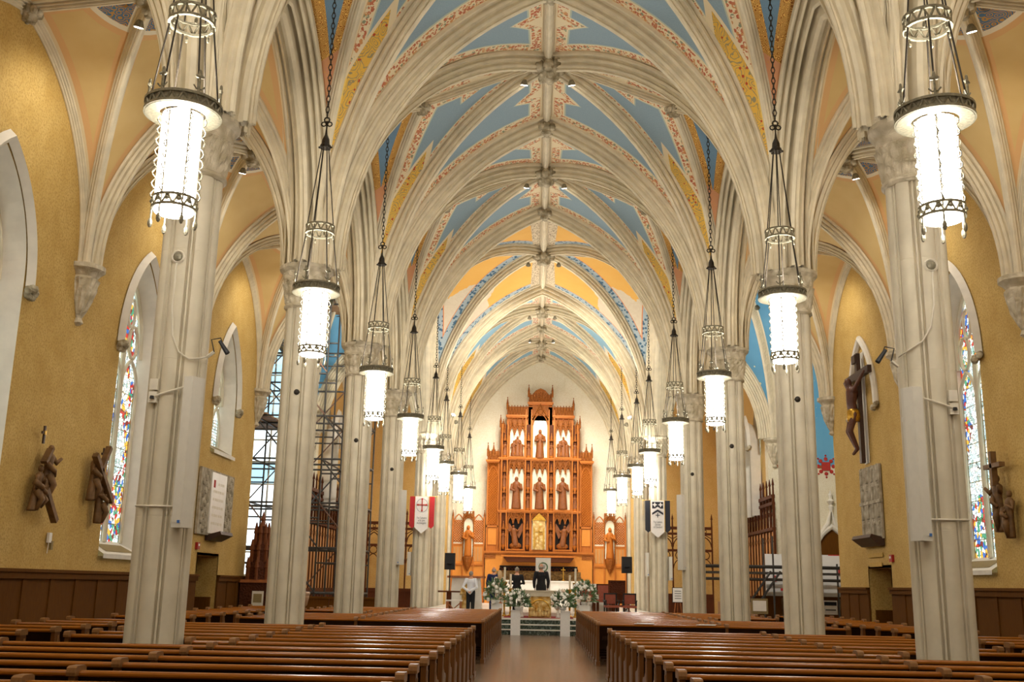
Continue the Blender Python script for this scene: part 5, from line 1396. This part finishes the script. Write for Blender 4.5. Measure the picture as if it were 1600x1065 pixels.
# left wall seen from the nave: u grows towards the altar
station('carved station with kneeling and standing figures and fallen cross, leftmost on the left wall', -1, 16.2, 2.7, [(-.12, 0, .72, .25, 1), (.22, .22, .85, .12, 2), (.0, .05, .5, -.1, 0)], [(.1, .35, .55, -.12, .09), (-.05, .75, .12, .98, .06)], (.05, 1.2))
station('carved station with figure carrying a diagonal cross beside the tall window', -1, 18.3, 2.7, [(-.12, .32, .85, .1, 1), (.28, -.05, .8, -.05, 0)], [(-.28, 1.1, .58, .35, .09), (.0, .85, .28, 1.3, .08)], (.3, 1.15))
station('carved station with cross and draped figures at the right edge', 1, 18.35, 2.65, [(.22, 0, .8, .1, 1), (-.12, .12, 1.0, -.05, 2)], [(-.05, .9, -.05, 1.5, .08), (-.35, 1.25, .3, 1.25, .08)])
t = thing('wall_outlet', 'small white outlet box with plug low on the left wall', 'outlet', (-XW+.02, 17.0, 2.33))
MB().cbox((.02, 0, 0), (.04, .1, .16)).build('box', M['paper'], t); MB().cbox((.03, .07, -.12), (.04, .06, .14)).build('plug', M['grille'], t); MB().tube([(.03, -.03, -.08), (.03, -.05, -.25)], .008, 4).build('lead', M['cable'], t)
# stone tablet with text under the short window
t = thing('stone_tablet', 'large carved stone tablet with lettering under the short window', 'tablet', (-XW+.02, 25.65, 2.75))
MB().box(0, .06, -1.35, 1.35, 0, 1.55).build('slab', M['relief_stone'], t); MB().box(.06, .09, -.6, .6, .05, 1.5).build('text_panel', M['marble_white'], t)
for y in (-.98, .98):
    mb = MB()
    for k in range(14): mb.ball((.07, y+.2*math.sin(k*2.1), .12+k*.1), (.03, .11, .09), 7, 4)
    mb.build('carved_border', M['relief_stone'], t)
for k in range(6):
    for q in range(5):
        if k or q > 1: MB().box(.09, .093, -.44+.18*q, -.31+.18*q+.02*((k+q) % 2), 1.21-.19*k, 1.27-.19*k).build('text_line', M['cable'], t)
MB().box(.09, .094, -.46, -.32, 1.14, 1.32).build('red_initial', M['letter_red'], t)
MB().prism([(0, 0), (.35, .1), (.38, .02), (.1, -.12), (0, -.12)], lambda u, v, q: (u, q, v), -.5, .5).build('bracket', M['crucifix_wood'], t)
for sg, y in ((-1, 24.6), (1, 24.55)):
    t = thing('fire_alarm', 'small red fire alarm on the %s wall by the doorway' % ('left' if sg < 0 else 'right'), 'alarm', (sg*(XW-.03), y, 2.48))
    MB().cbox((0, 0, 0), (.06, .18, .16)).build('box', M['red_plastic'], t); MB().cbox((-sg*.035, 0, .02), (.015, .08, .05)).build('strobe', M['paper'], t)
# font with its tall carved cover
t = thing('font_cover', 'tall carved brown wooden spire canopy beside the stone font', 'font cover', (-7.55, 28.6, 0))
MB().box(-.42, .42, -.3, .3, 0, 1.7).build('case', M['screen_carve'], t); MB().box(-.46, .46, -.34, .34, 1.66, 1.74).build('cornice', M['wood_trim'], t)
for k, (r, z, h_) in enumerate(((.34, 1.74, .55), (.26, 2.2, .55), (.18, 2.65, .5))):
    MB().lathe([(r, z), (r*.95, z+h_*.6), (r*.7, z+h_)], 8).build('tier', M['screen_carve'], t)
    for i in range(8): a = i*PI/4; MB().lathe([(.045, 0), (.04, .3), (.06, .32), (.01, .6)], 5, (r*math.cos(a), r*math.sin(a), z)).build('pinnacle', M['font_cover_wood'], t)
MB().lathe([(.1, 3.0), (.05, 3.3), (.07, 3.33), (.01, 3.55)], 8).build('spire', M['font_cover_wood'], t)
t = thing('baptismal_font', 'round pinkish stone font bowl on a stem', 'font', (-6.62, 28.5, 0))
MB().lathe([(.3, 0), (.3, .1), (.16, .2), (.16, .75), (.28, .95), (.42, 1.1), (.46, 1.3), (.46, 1.45), (.4, 1.45), (.36, 1.3)], 24).build('bowl', M['font_stone'], t, True)
MB().lathe([(.465, 1.36), (.48, 1.38), (.48, 1.42), (.465, 1.44)], 24, cap=False).build('rim', M['font_stone'], t)
for i, x in enumerate((-7.35, -6.55)):
    t = thing('notice', 'small poster stand %s the stone font' % ('left of' if i == 0 else 'in front of'), 'sign', (x, 27.8, 0))
    MB().cbox((0, 0, 1.25), (.3, .02, .4)).build('sheet', M['paper' if i else 'cable'], t); MB().cbox((0, -.012, 1.27), (.22, .01, .22)).build('picture', M['grille'], t); MB().box(-.015, .015, 0, .02, 0, 1.05).build('post', M['black'], t)

# ------------------------------------------------------------------ right wall: crucifix and relief
nz = struct('trim_20', 'pale stone pointed hood mould around the crucifix')
A0 = parch(1.0, 6.15, 7.95, 12)
MB().tube([(XW-.04, 25.92+u, z) for u, z in A0], .09, 8).build('hood_mould', M['pale_stone'], nz)
MB().box(XW-.03, XW-.01, 25.75, 26.1, 4.8, 7.6).build('pilaster_strip', M['pale_stone'], nz)
for s_ in (-1, 1):
    mb = MB(); c = (XW-.08, 25.92+s_*1.0, 6.08)
    for k in range(7): mb.ball((c[0]+.05*math.cos(k*2.4), c[1]+.08*math.sin(k*2.4), c[2]+.06*math.cos(k*3.7)), .07, 6, 4)
    mb.build('hood_stop', M['boss_stone'], nz)
cx = thing('crucifix', 'large dark wooden crucifix with figure on the right wall', 'crucifix', (XW-.12, 25.85, 4.8))
MB().box(-.08, .02, -.08, .08, 0, 2.75).build('upright', M['crucifix_wood'], cx)
MB().box(-.09, .01, -.95, .95, 2.1, 2.28).build('crossbeam', M['crucifix_wood'], cx)
MB().box(-.14, -.08, -.14, .14, 2.5, 2.7).build('plaque', M['crucifix_wood'], cx)
X = -.2
capsules('corpus', [('t', [(X, 0, 1.25), (X-.04, 0, 1.5), (X, .0, 1.78)], [.13, .12, .16]), ('t', [(X, 0, 1.8), (X-.05, .05, 1.95)], [.06, .06]), ('b', (X-.07, .07, 2.02), (.1, .09, .12)),
    ('t', [(X, -.17, 1.8), (X+.03, -.5, 1.98), (X+.06, -.82, 2.15)], [.065, .05, .035]), ('t', [(X, .17, 1.8), (X+.03, .5, 1.98), (X+.06, .82, 2.15)], [.065, .05, .035]),
    ('t', [(X, -.08, 1.2), (X-.12, -.06, .78), (X+.05, -.03, .35)], [.1, .075, .05]), ('t', [(X, .08, 1.2), (X-.12, .08, .78), (X+.05, .03, .35)], [.1, .075, .05]), ('t', [(X+.05, 0, .35), (X-.05, 0, .22)], [.055, .04])], 'corpus', cx, .02, 4)
MB().lathe([(.15, 1.02), (.17, 1.12), (.165, 1.28), (.14, 1.33)], 16, (X, 0, 0), fr=lambda r, z, a, i: r*(1+.08*math.sin(9*a))).build('loincloth', M['gold'], cx, True)
t = thing('stone_relief', 'tall grey carved stone relief below the crucifix', 'relief', (XW-.02, 25.72, 2.95))
MB().box(-.05, .0, -.76, .76, 0, 1.75).build('slab', M['relief_stone'], t); MB().box(-.08, 0, -.78, .78, .84, .92).build('divider', M['relief_stone'], t)
for k in range(16):
    mb = MB(); robed(mb, -.6+.4*(k % 4), 0, .06+.43*(k//4), .42, k, k % 3, wf=.2)
    mb.xf(Matrix.Translation((-.045, 0, 0)) @ Matrix.Scale(.6, 4, (1, 0, 0)) @ Matrix.Rotation(-PI/2, 4, 'Z')); mb.build('relief_figure', M['relief_stone'], t, True)
MB().prism([(0, .02), (-.3, .1), (-.34, .02), (-.1, -.16), (0, -.16)], lambda u, v, q: (u, q, v), -.72, .72).build('shelf', M['crucifix_wood'], t)
for k in range(2): MB().box(-.012, 0, -.55+.1*k, .55-.1*k, -.42-.22*k, -.32-.22*k).build('inscription', M['yellow_trim'], t)
# papers left on the far pew block
for i, (x, y) in enumerate(((2.35, 24.52), (3.75, 24.52))):
    tag(MB().box(x-.22, x+.2, y-.05, y+.06, .918, .93).box(x-.16, x+.22, y-.04, y+.04, .93, .94).build('papers', M['paper']), 'white papers lying on the back rail of the far right pew block, %s pile' % ('left' if i == 0 else 'right'), 'paper')

# ------------------------------------------------------------------ scale up about the camera position: the building and all that is fixed to it or stands by its walls
UNSCALED = ('floor', 'pew', 'person', 'altar', 'sign_board', 'candlestick', 'bouquet', 'flower_pedestal', 'ambo', 'stage_speaker', 'music_stand', 'side_table', 'chair', 'bench_table', 'stone_bench', 'papers', 'floor_sanctuary', 'camera')
done = set()
def trim(o, z):                      # nothing of the building reaches below the floor
    if abs(o.rotation_euler.x) + abs(o.rotation_euler.y) > 1e-4: return
    z += o.location.z if o.parent else 0
    if o.type == 'MESH' and o.data.name not in done:
        done.add(o.data.name)
        for v in o.data.vertices:
            if v.co.z + z < G: v.co.z = G - z
    for c in o.children: trim(c, z)
bpy.context.view_layer.update()
for o in [o for o in COL.objects if o.parent is None]:
    if o.name.split('.')[0] in UNSCALED: continue
    trim(o, o.location.z)
    o.location = (o.location.x*MOD+BLD_DX, o.location.y*MOD, o.location.z*MOD+BLD_DZ); o.scale = [k*MOD for k in o.scale]
